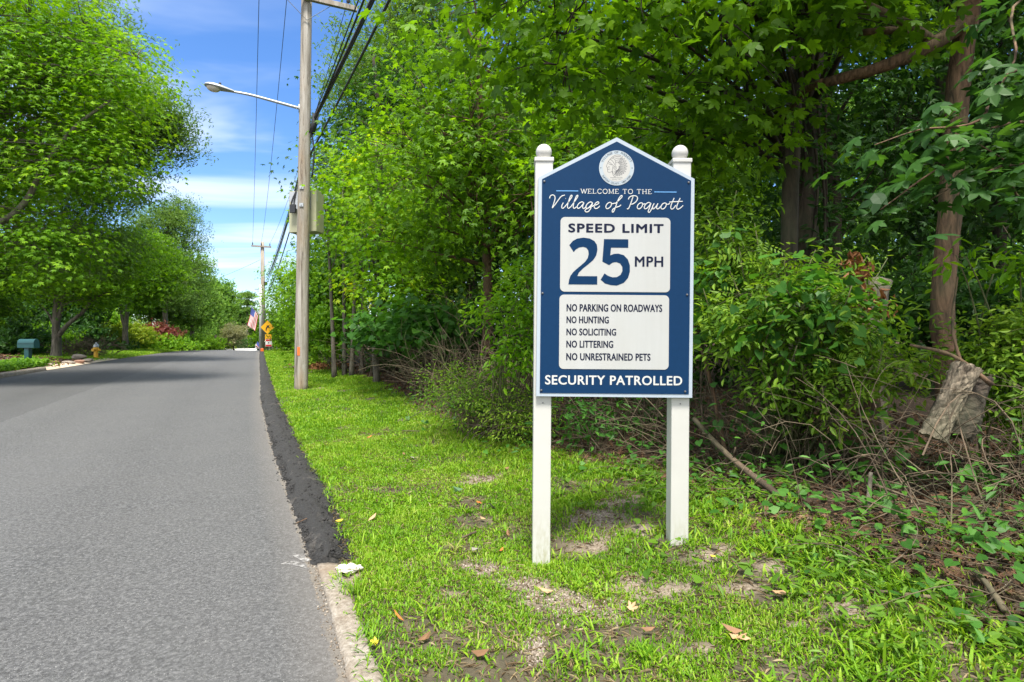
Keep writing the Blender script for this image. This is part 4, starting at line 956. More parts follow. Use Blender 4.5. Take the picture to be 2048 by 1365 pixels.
# big maple behind the sign, its boughs reach forward over the verge
p = Plant(11); b0 = G(4.55, 8.9)
Q = p.trunk([b0, b0 + (.05, 0, 1.6), b0 + (-.1, -.1, 3.4), b0 + (.2, .1, 6.0), b0 + (.3, .2, 9.0)], .34, .12, 14, .06)
for e in ((2.0, 5.8, 5.5, 2.5, 1.4, 1.3, 62), (.5, 6.2, 5.2, 1.5, 1.1, 1.2, 36), (3.2, 6.3, 6.2, 1.4, 1.6, 1.5, 50), (2.4, 7.4, 4.6, 1.7, 1.0, .9, 36)):
    p.crown(Q, e, T_MAPLE, .115, 20, .34, .045, flat=.38)
p.crown(Q, (4.6, 9.2, 9.2, 4.2, 3.2, 2.6, 46), T_CLM, .22, 18, .7, .07)
p.finish('maple_tree', 'large dark trunked maple behind the sign, bright boughs overhanging the top of the photo', 'tree', M['bark_dark'], M['leaf_maple'], WG)
# maple left of the sign
p = Plant(12); b0 = G(-.6, 12.0)
Q = p.trunk([b0, b0 + (.1, -.1, 2.0), b0 + (0, -.3, 4.4), b0 + (-.1, -.5, 7.6)], .13, .05)
for e in ((-1.0, 10.6, 5.4, 2.1, 1.5, 2.0, 120), (.9, 10.0, 4.3, 1.5, 1.1, 1.5, 70), (-1.9, 11.2, 3.7, 1.2, .9, .7, 18), (-.2, 11.6, 8.2, 2.4, 1.8, 1.8, 60)):
    p.crown(Q, e, T_MAPLE2, .105, 24, .36, .035)
p.finish('maple_tree', 'leafy maple filling the gap between the near utility pole and the sign', 'tree', M['bark_brown'], M['leaf_maple'], WG)
# yellow tipped young maple right of the pole
p = Plant(13); b0 = G(-3.6, 15.2)
Q = p.trunk([b0, b0 + (-.1, 0, 2.2), b0 + (.1, -.1, 4.2), b0 + (0, -.2, 6.6)], .085, .03)
for e in ((-3.2, 14.4, 4.9, 1.35, 1.2, 2.5, 110), (-3.0, 14.2, 3.0, 1.2, .9, 1.0, 36)):
    p.crown(Q, e, T_MAPLE2, .10, 22, .36, .03)
p.finish('maple_tree', 'young maple with yellow tipped leaves immediately right of the near utility pole', 'tree', M['bark_grey'], M['leaf_yellow'], WG)
# cluster of slim stems
p = Plant(14); b0 = G(-5.2, 17.8)
for dx, dy, lean, h in ((-.35, 0, -.25, 5.5), (-.1, .2, -.05, 6.5), (.2, -.1, .25, 6.0), (.45, .15, .1, 5.2), (.8, .3, .5, 5.6)):
    Q = p.trunk([b0 + (dx, dy, 0), b0 + (dx + lean * .4, dy, h * .45), b0 + (dx + lean, dy, h)], .075, .03, 7)
    p.crown(Q, (b0[0] + dx * 2.0 + lean + .75, 17.5 + dy, 3.4 + h * .42, .85, 1.2, 2.3, 34), T_MAPLE2, .11, 22, .42, .025)
p.finish('multi_stem_tree', 'clump of several slim grey stems at the wood edge behind the near utility pole', 'tree', M['bark_grey'], M['leaf_lime'], WG)
# tall oak showing pale behind the cables
p = Plant(15); b0 = G(-4.8, 24.5)
Q = p.trunk([b0, b0 + (0, 0, 5), b0 + (-.3, 0, 10), b0 + (-.5, 0, 15.5)], .25, .07)
for e in ((-5.3, 24, 12.6, 2.6, 2.4, 3.8, 130), (-3.4, 24, 15.5, 2.4, 2.2, 2.6, 70), (-5.5, 23.5, 8.0, 1.9, 1.8, 2.2, 56)):
    p.crown(Q, e, T_FINE, .22, 26, .55, .06)
p.finish('oak_tree', 'tall pale oak behind the thick overhead cables, against the blue sky', 'tree', M['bark_grey'], M['leaf_oak'], WG)
p = Plant(16); b0 = G(-8.0, 28.5)
Q = p.trunk([b0, b0 + (0, 0, 4), b0 + (-.3, 0, 10.5)], .17, .05)
for e in ((-8.3, 28, 7.6, 2.0, 2.0, 3.4, 80), (-9.0, 27.8, 10.6, 1.3, 1.2, 1.0, 16)):
    p.crown(Q, e, T_FINE, .20, 24, .5, .05)
p.finish('oak_tree', 'slender oak peeking out left of the near utility pole above the cabinet', 'tree', M['bark_grey'], M['leaf_oak'], WG)
# bright low trees along the far bank
for k, (X, Y, h, rx, lab, mt) in enumerate(((-9.6, 31, 5.6, 1.9, 'bushy bright tree on the bank between the near pole and the far road signs', 'leaf_lime'), (-12.8, 37, 6.2, 2.2, 'rounded green tree on the bank a little right of the yellow curve sign', 'leaf_maple'),
                                            (-16.2, 43, 7.4, 2.5, 'far green tree on the bank directly right of the distant brown pole', 'leaf_hedge'), (-7.2, 22.5, 5.2, 1.5, 'small light green tree behind the foot of the near utility pole', 'leaf_lime'))):
    p = Plant(30 + k); b0 = G(X, Y); Q = p.trunk([b0, b0 + (.1, 0, h * .4), b0 + (0, 0, h * .9)], .10, .04)
    p.crown(Q, (X, Y - .3, b0[2] + h * .58, rx, rx, h * .44, 90), T_CLM, .20, 20, .5, .04, zlow=.1)
    p.finish('bank_tree', lab, 'tree', M['bark_grey'], M[mt], WG)
# trunk with flaking bark on the right
p = Plant(17); b0 = G(4.72, 6.35)
Q = p.trunk([b0, at(1896, 800, 6.35), at(1885, 620, 6.3), at(1902, 400, 6.3), at(1918, 160, 6.25), at(1946, -60, 6.2), at(1960, -420, 6.2)], .122, .10, 16, .04)
A = at(1940, 40, 6.2)
for P, r0, r1 in (([A, at(1860, 92, 6.1), at(1760, 135, 6.2), at(1650, 166, 6.5)], .085, .055), ([at(1870, 85, 6.1), at(1800, 62, 6.3), at(1690, 68, 6.6)], .05, .035), ([at(1870, 85, 6.1), at(1800, 40, 6.0), at(1660, -20, 6.1)], .05, .03),
                  ([at(1645, 166, 6.5), at(1600, 190, 7), at(1560, 260, 8)], .05, .04)):
    C = catmull(P, 6); p.w.tube(C, np.linspace(r0, r1, len(C)), 9, rough=.03, rng=p.r)
for e in ((5.0, 6.8, 8.4, 2.4, 2.2, 2.0, 60), (4.6, 5.4, 6.5, 2.2, 1.3, .9, 40)):
    p.crown(Q, e, T_MAPLE, .12, 18, .4, .04)
p.finish('brown_trunk_tree', 'tree with straight brown flaky trunk near the right edge, heavy limb reaching left', 'tree', M['bark_brown'], M['leaf_shade'], WG)
# maple boughs hanging in from outside the right edge
p = Plant(18); b0 = G(6.2, 3.6)
Q = p.trunk([b0, b0 + (0, 0, 2.5), b0 + (-.1, .1, 5.5), b0 + (-.2, .2, 8)], .2, .08)
def bough(P, r0, T, ls, n, rad, per=6, droop=.3, flat=.35):
    C = catmull(P, 6); p.w.tube(C, np.linspace(r0, r0 * .25, len(C)), 6)
    d = C[-1] - C[0]; d /= np.linalg.norm(d)
    for k in np.linspace(len(C) * .35, len(C) - 1, per).astype(int):
        p.spray(C[k] + p.r.normal(0, .04, 3), d, T, ls, n, rad, flat, .4, droop)
for P in ([b0 + (0, 0, 2.6), at(2080, 240, 4.2), at(1890, 330, 3.9), at(1760, 420, 3.8)], [b0 + (0, 0, 2.2), at(2120, 330, 4.2), at(1960, 350, 4.0), at(1860, 400, 4.0)], [b0 + (0, 0, 3.2), at(2080, 130, 4.2), at(1960, 240, 3.9), at(1840, 260, 3.9), at(1750, 290, 3.9)],
          [b0 + (0, 0, 3.4), at(2100, -20, 4.3), at(2030, 120, 4.0), at(1985, 200, 3.9)], [b0 + (0, 0, 1.9), at(2110, 420, 4.4), at(2020, 330, 4.3), at(1960, 290, 4.2)]):
    bough(P, .015, T_MAPLE, .115, 11, .17, 6)
for e in ((6.4, 3.2, 6.5, 2.0, 2.2, 1.6, 50),):
    p.crown(Q, e, T_MAPLE2, .13, 18, .45, .05)
p.finish('maple_tree', 'maple at the right edge whose drooping leaf sprays hang across the brown trunk', 'tree', M['bark_brown'], M['leaf_shade'], WG)

# deep wood: two kinds of shade tree, copied
def shade_tree(seed, h, r0, rx, leaf, T, ls, name, label, n=110, lo=.18):
    p = Plant(seed); r = p.r
    Q = p.trunk([(0, 0, -.2), (r.normal(0, .12), r.normal(0, .12), h * .3), (r.normal(0, .25), r.normal(0, .25), h * .6), (r.normal(0, .3), r.normal(0, .3), h)], r0, r0 * .35, 9)
    p.crown(Q, (0, 0, h * .72, rx, rx, h * .30, n * .62), T, ls, 16, .62, r0 * .35, zlow=.3)
    p.crown(Q, (0, 0, h * .40, rx * .9, rx * .9, h * .20, n * .36), T, ls, 13, .55, r0 * .2, zlow=lo)
    p.base = np.zeros(3); return p.finish(name, label, 'tree', M['bark_dark'], leaf, 'shade trees deeper in the wood')
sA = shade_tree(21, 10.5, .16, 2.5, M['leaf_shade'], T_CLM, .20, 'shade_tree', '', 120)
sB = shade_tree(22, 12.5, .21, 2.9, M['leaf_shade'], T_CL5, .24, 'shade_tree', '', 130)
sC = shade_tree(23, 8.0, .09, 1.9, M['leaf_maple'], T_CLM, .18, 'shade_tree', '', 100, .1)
spots = [(1.6, 13.2, 0, 'slim dark trunk straight behind the left post of the sign'), (3.1, 11.6, 2, 'thin shaded sapling seen just right of the sign board'), (6.4, 11.6, 0, 'dark trunk in the gap between the dark maple and the brown flaky trunk'),
         (9.6, 12.4, 1, 'thick dark trunk behind and right of the brown flaky trunk'), (-2.4, 16.4, 2, 'slender trunk deep in shade halfway between pole and sign'), (-1.6, 20.0, 1, 'tall shaded tree behind the leafy maple left of the sign'),
         (2.2, 18.5, 1, 'tall dark tree well behind the sign board'), (5.6, 16.8, 2, 'light green sapling deep in the wood right of the sign'), (9.2, 18.2, 0, 'dark tree at the back of the wood left of the brown flaky trunk'),
         (13.2, 15.6, 1, 'broad dark tree at the right edge behind the hanging maple sprays'), (-5.0, 21.5, 0, 'shaded tree behind the clump of slim stems'), (12.8, 9.6, 0, 'dark tree near the right edge beyond the brown flaky trunk'),
         (-3.6, 29.0, 1, 'tall dark tree rising far behind the young yellow tipped maple'), (4.0, 25.0, 1, 'large tree at the very back of the wood behind the sign peak'), (15.5, 22.0, 1, 'large tree at the back right of the wood'), (9.0, 5.0, 0, 'dark tree just outside the right edge of the photo')]
rs = np.random.default_rng(77); first = {}
for X, Y, k, lab in spots:
    src = (sA, sB, sC)[k]; loc = G(X, Y, 0)
    if k not in first: first[k] = 1; src.location = loc; src['label'] = lab
    else: dup(src, loc, rs.uniform(0, 6.28), float(rs.uniform(.85, 1.12)), lab)
# the far side of the wood: one mass of sunlit leaves
b = MB(); n = 27000; X = rs.uniform(-12, 42, n); Y = 27 + rs.uniform(0, 7, n) + np.abs(X) * .1; Zt = rs.uniform(0, 1, n) ** 1.05 * 16
Zt = Zt * (.55 + .45 * (fnoise(X * .25, Y * .1, 91) + .5)); Xm = np.where(X < -6 , X, X)
pos = np.stack([X, Y, ground_z(X, Y) + Zt], 1); keep = (X > edgeR(Y) + 9); pos = pos[keep]; n = len(pos)
scatter(b, T_CL5, pos, np.array((0, -.4, 1.)) + rs.normal(0, .6, (n, 3)), rs.normal(0, 1, (n, 3)), rs.uniform(.3, .55, n))
tag(b.obj('far_woodland_leaves', M['leaf_far']), kind='stuff')

# ------------------------------------------------------------------ shrubs, vines and brush at the wood edge
def shrub(seed, base, ells, T, ls, lpc, crad, name, label, leaf, stem='twig', cat='shrub', nst=5, group=None, flat=.7, tilt=.7, sr=.012, droop=.2):
    p = Plant(seed); base = np.asarray(base, float); p.base = base
    for e in ells:
        cx, cy, cz, rx, ry, rz, n = e
        for k in range(nst):
            a = base + p.r.normal(0, .12, 3) * (1, 1, 0); c = np.array((cx, cy, cz)) + p.r.normal(0, .55, 3) * (rx, ry, rz)
            p.limb(a, c, sr, sr * .4, up=.15, wob=.1)
        Q = np.array([base, base + (0, 0, .3), (cx, cy, cz)]); p.crown(Q, e, T, ls, lpc, crad, sr, flat, tilt, droop, zlow=.0, per=5)
    return p.finish(name, label, cat, M[stem], M[leaf], group, 'stems', 'foliage')
def E(px, py, Y, rx, ry, rz, n): c = at(px, py, Y); return (c[0], c[1], c[2], rx, ry, rz, n)
p = Plant(19); p.base = G(4.5, 8.55); rq = p.r
for k in range(150):
    z_ = rq.uniform(.3, 5.2); a_ = rq.uniform(-2.9, .2); c_ = np.array((4.52 + .36 * math.cos(a_), 8.9 + .36 * math.sin(a_), p.base[2] + z_)); o_ = np.array((math.cos(a_), math.sin(a_), 0))
    p.spray(c_, o_, T_OVAL, .075, 9, .17, .9, .6, .3)
for k in range(5):
    a_ = -2.6 + .5 * k; P_ = [np.array((4.52 + .35 * math.cos(a_ + .25 * math.sin(z_ * 1.7 + k)), 8.9 + .35 * math.sin(a_ + .25 * math.sin(z_ * 1.7 + k)), p.base[2] + z_)) for z_ in np.linspace(.1, 5.2, 12)]; p.w.tube(P_, .022, 5)
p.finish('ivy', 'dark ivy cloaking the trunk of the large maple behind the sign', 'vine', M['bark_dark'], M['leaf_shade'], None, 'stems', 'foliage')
# low leafy growth under the thicket
for k, (px, py, Y, rx, rz, n_, lab, mt) in enumerate(((1180, 840, 6.6, .5, .25, 22, 'low leafy growth seen between the two sign posts', 'leaf_ivy'), (1300, 800, 7.2, .5, .35, 22, 'dark leafy growth behind the right post of the sign', 'leaf_shade'), (1460, 840, 6.4, .5, .3, 10, 'dark leafy growth right of the sign below the vines', 'leaf_shade'),
        (1660, 900, 5.6, .5, .22, 9, 'low dark growth under the vine thicket', 'leaf_ivy'), (1960, 960, 4.7, .5, .22, 22, 'low leafy growth under the hanging log', 'leaf_ivy'), (1560, 985, 4.9, .35, .12, 14, 'low creeping growth beside the pale fallen branch', 'leaf_ivy'), (1000, 820, 8.2, .6, .35, 26, 'low leafy growth at the wood edge left of the sign', 'leaf_shade'))):
    c_ = at(px, py, Y); shrub(80 + k, G(c_[0], Y), [(*c_, rx, .4, rz, n_)], T_OVAL, .05, 9, .16, 'low_growth', lab, mt, 'twig', 'shrub', 5, 'low growth at the wood edge')
shrub(95, G(-22.5, 60), [(-24.2, 60, 3.2, 3.2, 1.6, 2.4, 90), (-20.5, 54, 2.8, 2.0, 1.6, 1.9, 60)], T_CL5, .3, 13, .5, 'bank_shrub', 'green thicket closing the view behind the yellow curve sign', 'leaf_maple', 'twig_green')
# broken snag wrapped in vines, right of the sign
sn = at(1712, 560, 5.5); sb0 = G(sn[0], sn[1])
snag = thing('broken_snag', 'broken dead stump wrapped in vines right of the sign, curled dead leaves on top', 'tree stump', sb0)
b = MB(); rs2 = np.random.default_rng(4); b.tube(catmull([sb0, sb0 + (.05, 0, .7), (sn + sb0) / 2 + (.03, 0, .2), sn], 5), np.linspace(.2, .075, 16), 12, rough=.07, rng=rs2); b.obj('stump', M['bark_brown'], snag, smooth=False, loc=sb0)
b = MB(); n = 130; c = np.array([at(*q) for q in ((1712, 520, 5.35), (1722, 548, 5.3), (1752, 590, 5.3), (1765, 620, 5.3), (1715, 612, 5.3))])[rs2.integers(0, 5, n)] + rs2.normal(0, .045, (n, 3))
scatter(b, (T_OVAL[0] * (1, 1, 3), T_OVAL[1]), c, rs2.normal(0, 1, (n, 3)) + (0, -1, .3), rs2.normal(0, .6, (n, 3)) + (0, 0, -1), rs2.uniform(.025, .06, n)); b.obj('dead_leaves', M['leaf_dead'], snag, loc=sb0)
shrub(41, G(2.75, 5.6), [E(1480, 640, 5.2, .40, .35, .34, 18), E(1640, 630, 5.0, .62, .3, .28, 32), E(1780, 720, 5.1, .34, .3, .24, 14), E(1560, 540, 5.6, .8, .4, .2, 20), E(1450, 470, 5.6, .30, .3, .40, 16), E(1570, 760, 5.1, .22, .2, .30, 14), E(1690, 790, 4.9, .18, .2, .25, 8)], T_OVAL, .044, 26, .16,
      'vine_thicket', 'yellow green vine thicket draped over the broken snag right of the sign', 'leaf_vine', 'twig_green', 'vine', 9, droop=.3)
shrub(40, G(2.6, 5.5), [E(1540, 600, 5.3, .7, .35, .4, 30), E(1700, 700, 5.0, .4, .25, .3, 18), E(1480, 520, 5.5, .35, .3, .3, 12)], T_PIN, .085, 7, .16, 'vine_thicket', 'pale feathery vine sprays woven through the thicket right of the sign', 'leaf_vine', 'twig_green', 'vine', 5, droop=.6)
shrub(42, G(2.9, 5.9), [E(1420, 560, 5.7, .35, .3, .6, 26), E(1600, 620, 4.9, .7, .3, .4, 26), E(1500, 860, 5.3, .6, .4, .3, 6), E(1800, 900, 4.9, .6, .4, .3, 6)], T_HEART, .062, 8, .18, 'broadleaf_creeper', 'dark broad heart leaved creeper mixed through the vine thicket', 'leaf_ivy', 'twig_green', 'vine', 4)
shrub(43, G(4.9, 4.75), [E(2030, 700, 4.7, .42, .3, .42, 50), E(2060, 820, 4.6, .3, .3, .25, 26)], T_OVAL, .036, 36, .13, 'leafy_shrub', 'sunny small leaved shrub at the right edge beside the hanging log', 'leaf_vine', 'twig_green')
shrub(44, G(4.4, 5.1), [E(1925, 515, 4.6, .10, .1, .05, 2), E(2030, 530, 4.7, .2, .15, .07, 5)], T_OVAL, .062, 12, .12, 'spicebush', 'light green sprig with long leaves crossing the brown flaky trunk', 'leaf_lime', 'twig_green', 'shrub', 2)
shrub(45, G(-.15, 7.6), [E(1055, 570, 7.2, .26, .4, .65, 26), E(1050, 690, 7.0, .34, .4, .4, 26), E(990, 625, 7.4, .36, .4, .2, 10)], T_OVAL, .048, 26, .17, 'leafy_shrub', 'bright leafy shrub touching the left edge of the sign', 'leaf_lime', 'twig_green')
shrub(46, G(-.6, 7.9), [E(940, 780, 7.9, .75, .5, .42, 70), E(1040, 830, 7.2, .5, .4, .36, 56)], T_OVAL, .026, 26, .16, 'bramble', 'thin pale bramble bush in front of the dark hollow left of the sign', 'leaf_vine', 'twig', 'shrub', 12, sr=.008)
shrub(47, G(-2.0, 13.0), [E(850, 640, 12.2, 1.0, .7, .38, 46), E(760, 660, 13.2, .7, .6, .4, 26)], T_HEART, .095, 14, .3, 'broadleaf_shrub', 'low spreading shrub with broad leaves between the pole and the sign', 'leaf_ivy', 'twig_green')
shrub(48, G(-6.2, 20.0), [(-6.2, 19.8, 2.2, .9, .8, .8, 40), (-7.6, 23, 2.0, 1.1, 1, .8, 40), (-8.8, 26.5, 2.1, 1.2, 1, .9, 40)], T_CL5, .17, 12, .3, 'bank_shrub', 'low green shrubbery on the bank behind the near utility pole', 'leaf_hedge', 'twig_green')
shrub(49, G(-15.4, 41.5), [(-13.6, 38.5, 2.6, 1.5, 1.4, 1.0, 40), (-16.6, 43.8, 2.9, 1.2, 1.4, 1.4, 50), (-11, 33, 2.4, 1.3, 1.2, .9, 40), (-17.4, 46, 2.4, 1.5, 1.2, 1.6, 70), (-20.5, 58, 3.0, 3, 1.5, 2.4, 90)], T_CL5, .2, 12, .4, 'bank_shrub', 'dark shrubbery under the bank trees right of the notice board', 'leaf_maple', 'twig_green')
for k, (X, Y, h, lab) in enumerate(((2.0, 10.2, 1.7, 'dark undergrowth bush behind the legs of the sign'), (4.6, 10.6, 2.0, 'dark undergrowth bush below the dark maple trunk'), (7.4, 9.2, 2.1, 'dark undergrowth bush right of the brown flaky trunk'), (-.4, 13.8, 1.9, 'dark undergrowth bush in the hollow left of the sign'), (-3.4, 17.8, 1.8, 'dark undergrowth bush beside the slim stems'), (10.4, 9.8, 2.4, 'dark undergrowth bush far right under the hanging sprays'), (2.6, 14.6, 2.4, 'tall undergrowth bush deep behind the sign'), (7.6, 13.6, 2.6, 'tall sunlit undergrowth bush deep behind the vine thicket'))):
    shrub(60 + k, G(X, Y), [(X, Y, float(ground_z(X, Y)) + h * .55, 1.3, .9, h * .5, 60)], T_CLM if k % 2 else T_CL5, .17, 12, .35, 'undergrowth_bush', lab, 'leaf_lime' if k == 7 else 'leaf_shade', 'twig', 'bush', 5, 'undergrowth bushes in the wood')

# dead twigs in a tangle: nobody could count them
b = MB(); r = np.random.default_rng(88)
def twig(a, d, l, r0, sag=.25):
    c = a + d * l; mid = (a + c) / 2 + r.normal(0, .16, 3) * l + (0, 0, sag * l); b.tube(bez([a, mid, c], 6), np.linspace(r0, r0 * .3, 6), 4, cap=False)
    return c
def tangle(n, xs, ys, hmax, lmin=.4, lmax=1.5, rr=.006):
    for _ in range(n):
        Y = r.uniform(*ys); X = r.uniform(*xs) + float(wood_edge(Y)); a = gat(X, Y, r.uniform(0, hmax * .5) if r.random() < .4 else 0)
        d = r.normal(0, 1, 3); d[2] = abs(d[2]) * .8 + .1; d /= np.linalg.norm(d); l = r.uniform(lmin, lmax); r0 = rr * r.uniform(.4, 1.6)
        e = twig(a, d, l, r0)
        for q in range(r.integers(0, 4)):
            t_ = r.uniform(.4, .95); d2 = d + r.normal(0, .6, 3); d2 /= np.linalg.norm(d2); twig(a * (1 - t_) + e * t_ + (0, 0, .1 * l), d2, l * r.uniform(.2, .5), r0 * .5, .05)
tangle(420, (.35, 2.2), (3.2, 7.2), 1.0, .3, 1.3, .005); tangle(320, (.1, 2.2), (7.0, 13.0), 1.4, .5, 1.8, .008); tangle(160, (.2, 2.6), (13, 19), 1.5, .6, 2.0, .012)
for _ in range(330):       # short sticks lying flat on the litter
    Y = 2.4 + 4.5 * r.random() ** 1.2; X = float(wood_edge(Y)) + r.uniform(-.2, 1.6); a = gat(X, Y, .03); d = np.array((*r.normal(0, 1, 2), .03)); d /= np.linalg.norm(d); twig(a, d, r.uniform(.15, .7), r.uniform(.002, .006), .03)
tag(b.obj('brush_twigs', M['twig'], smooth=True), kind='stuff')
b = MB()
for _ in range(130):
    Y = r.uniform(6.6, 11.5); X = float(wood_edge(Y)) + r.uniform(.1, 1.2); a = gat(X, Y); d = np.array((r.normal(0, .3), r.normal(0, .3), 1.)); twig(a, d / np.linalg.norm(d), r.uniform(.5, 1.5), .006, .1)
tag(b.obj('brush_stems', M['twig_green'], smooth=True), kind='stuff')
# leaf litter under the trees
b = MB(); n = 26000; Y = 2.2 + 19 * r.uniform(0, 1, n) ** 1.6; X = wood_edge(Y) + r.uniform(-.35, 5.5, n); keep = (r.uniform(0, 1, n) < sm(X - wood_edge(Y), -.4, .3)); X, Y = X[keep], Y[keep]; n = len(X)
pos = np.stack([X, Y, ground_z(X, Y) + .008 + r.uniform(0, .02, n)], 1)
scatter(b, (T_MAPLE2[0] * (1, .8, 2.2), T_MAPLE2[1]), pos, np.array((0, 0, 1.)) + r.normal(0, .5, (n, 3)), r.normal(0, 1, (n, 3)), r.uniform(.025, .07, n))
tag(b.obj('leaf_litter', M['litter']), kind='stuff')
# ground ivy and creeping weeds along the border
b = MB(); n = 1700; Y = 2.3 + 11 * r.uniform(0, 1, n) ** 1.5; X = wood_edge(Y) + r.normal(.75, .55, n); cl = fnoise(X * 1.7, Y * 1.7, 13) > -.05; X, Y = X[cl], Y[cl]; n = len(X)
pos = np.stack([X, Y, ground_z(X, Y) + r.uniform(.03, .16, n)], 1)
scatter(b, T_HEART, pos, np.array((-.1, -.3, 1.)) + r.normal(0, .35, (n, 3)), r.normal(0, 1, (n, 3)), r.uniform(.022, .05, n))
n = 1900; Y = 2.3 + 9 * r.uniform(0, 1, n) ** 1.5; X = wood_edge(Y) + r.normal(1.0, .7, n); pos = np.stack([X, Y, ground_z(X, Y) + r.uniform(.05, .7, n)], 1)
cl = fnoise(X * 2.2, Y * 2.2, 17) > .06; pos = pos[cl]; n = len(pos)
scatter(b, T_OVAL, pos, np.array((-.1, -.3, 1.)) + r.normal(0, .5, (n, 3)), r.normal(0, 1, (n, 3)), r.uniform(.02, .05, n))
tag(b.obj('ground_ivy', M['leaf_ivy']), kind='stuff')

# ------------------------------------------------------------------ log, branches and sticks
lc = at(1915, 806, 4.35); log = thing('hanging_log', 'broken chunk of grey barked log caught up in the branches at the right edge', 'log', lc)
Rl_ = rotm('Y', math.radians(22)) @ rotm('Z', math.radians(-18)); r = np.random.default_rng(9)
def billet(b, c, R, length, r0, n, flat, seed, ridge, end):
    rr = np.random.default_rng(seed); m_ = 22; a = np.linspace(0, 2 * np.pi, n, endpoint=False); z = np.linspace(-.5, .5, m_)
    prof_ = 1 + ridge * rr.standard_normal(n); tw = .5 * rr.random()
    rad = r0 * prof_[None] * (1 + .10 * np.sin(z * 5 + seed))[:, None] * (1 + ridge * .6 * rr.standard_normal((m_, n)))
    ends = 1 + end * rr.standard_normal(n) * .5
    Z = z[:, None] * length * np.where(np.abs(z)[:, None] > .4, ends[None], 1)
    A_ = a[None] + tw * z[:, None]; V = np.stack([rad * np.cos(A_), rad * np.sin(A_) * flat, Z + 0 * A_], -1).reshape(-1, 3)
    k = np.arange(m_ - 1)[:, None] * n; j = np.arange(n)[None]; q = (j + 1) % n
    b.add(V @ np.asarray(R).T + np.asarray(c, float), [np.stack([k + j, k + q, k + n + q, k + n + j], -1).reshape(-1, 4), np.arange(n)[::-1], np.arange(n) + (m_ - 1) * n])
b = MB(); billet(b, (.06, .05, -.01), Rl_, .50, .15, 30, .85, 3, .03, .05); b.obj('dark_heartwood', barkmat('rotten_wood', (.010, .007, .006), (.085, .058, .046), 42, (1, 1, .9), .35), log)
b = MB(); billet(b, (-.09, -.045, .01), Rl_ @ rotm('Y', math.radians(3)), .60, .092, 38, 1.0, 5, .085, .03); b.obj('bark_slab', barkmat('pale_log_bark', (.045, .033, .023), (.36, .295, .215), 30, (1, 1, .3), .35), log)
def stick(P, r0, r1, mat, name, label, cat='branch', n=7, knots=()):
    P = np.asarray(P, float); C = catmull(P, 6) if len(P) > 2 else np.linspace(P[0], P[1], 6); b = MB(); rr = np.random.default_rng(int(abs(P[0][0]) * 1000) % 9999)
    b.tube(C, np.linspace(r0, r1, len(C)), n, rough=.08, rng=rr)
    for k in knots:
        a = C[int(k * (len(C) - 1))]; d = rr.normal(0, 1, 3); d /= np.linalg.norm(d); b.tube([a, a + d * r0 * 6], [r0 * .5, r0 * .25], 5)
    return tag(b.obj(name, mat, smooth=True, loc=C[0]), label, cat)
stick([at(1820, 690, 4.45), at(1905, 712, 4.3), at(1985, 770, 4.2)], .011, .018, M['bark_brown'], 'branch', 'bare brown branch lying across the top of the hanging log', knots=(.5,))
stick([at(1915, 555, 4.6), at(1905, 650, 4.4), at(1921, 724, 4.3)], .007, .012, M['bark_brown'], 'branch', 'thin upright branch in front of the brown trunk, meeting the hanging log')
stick([at(1388, 838, 5.6), at(1450, 905, 5.2), gnd(1560, 1003) + (0, 0, .03)], .022, .03, M['twig'], 'fallen_branch', 'thick pale fallen branch slanting down to the grass right of the right sign post', knots=(.3, .6))
stick([at(1383, 640, 5.9), at(1415, 740, 5.8), at(1450, 900, 5.7), gnd(1458, 950)], .016, .026, M['bark_brown'], 'sapling_stem', 'thin leaning bare stem close beside the right edge of the sign', 'stem')
stick([gnd(1735, 1040), at(1738, 990, 4.35), at(1742, 945, 4.4)], .022, .014, M['bark_grey'], 'dead_sapling', 'short upright dead stem at the wood edge below the vine thicket', 'sapling')
stick([gnd(1950, 1155) + (0, 0, .03), gnd(1975, 1190) + (0, 0, .05), gnd(2010, 1235) + (0, 0, .03)], .012, .017, M['twig'], 'fallen_branch', 'forked pale stick on the litter at the lower right edge', knots=(.5,))
stick([gnd(1705, 1190) + (0, 0, .03), gnd(1790, 1198) + (0, 0, .03), gnd(1870, 1205) + (0, 0, .02)], .008, .012, M['twig'], 'stick', 'long thin stick lying flat in the weeds at lower right', 'stick')
stick([at(1750, 970, 4.3), at(1850, 1005, 4.2), at(1960, 1030, 4.1), at(2060, 1042, 4.0)], .010, .006, M['twig'], 'branch', 'long arching bare twig across the dark brush at the right edge')
stick([gnd(1617, 1068), at(1618, 1050, 4.15), at(1619, 1036, 4.15)], .02, .016, M['twig'], 'cut_stub', 'small pale cut stub poking out of the litter below the vines', 'stump')
stick([gnd(628, 706) + (0, 0, -.1), at(632, 680, 22.2), at(615, 640, 22.5)], .13, .07, M['bark_grey'], 'leaning_trunk', 'short leaning bare trunk on the bank just right of the near pole', 'trunk', 9)
b0 = G(3.62, 5.75); stick([b0, b0 + (.02, 0, .5), b0 + (-.02, .0, 1.2), at(1760, 560, 5.8)], .15, .10, M['bark_grey'], 'trunk', 'grey trunk standing in the dark brush left of the hanging log, hidden above by vines', 'trunk', 12)
b0 = G(3.9, 8.0); stick([b0, b0 + (-.05, 0, .9), b0 + (.0, 0, 2.6), b0 + (.15, 0, 7.0)], .15, .09, M['bark_dark'], 'trunk', 'thick trunk in shade behind the vine thicket, lower part bare', 'trunk', 12)
# ------------------------------------------------------------------ trees and garden across the road
LG = 'trees across the road'
def GL(X, Y, dz=-.1): return gat(X, Y, dz)
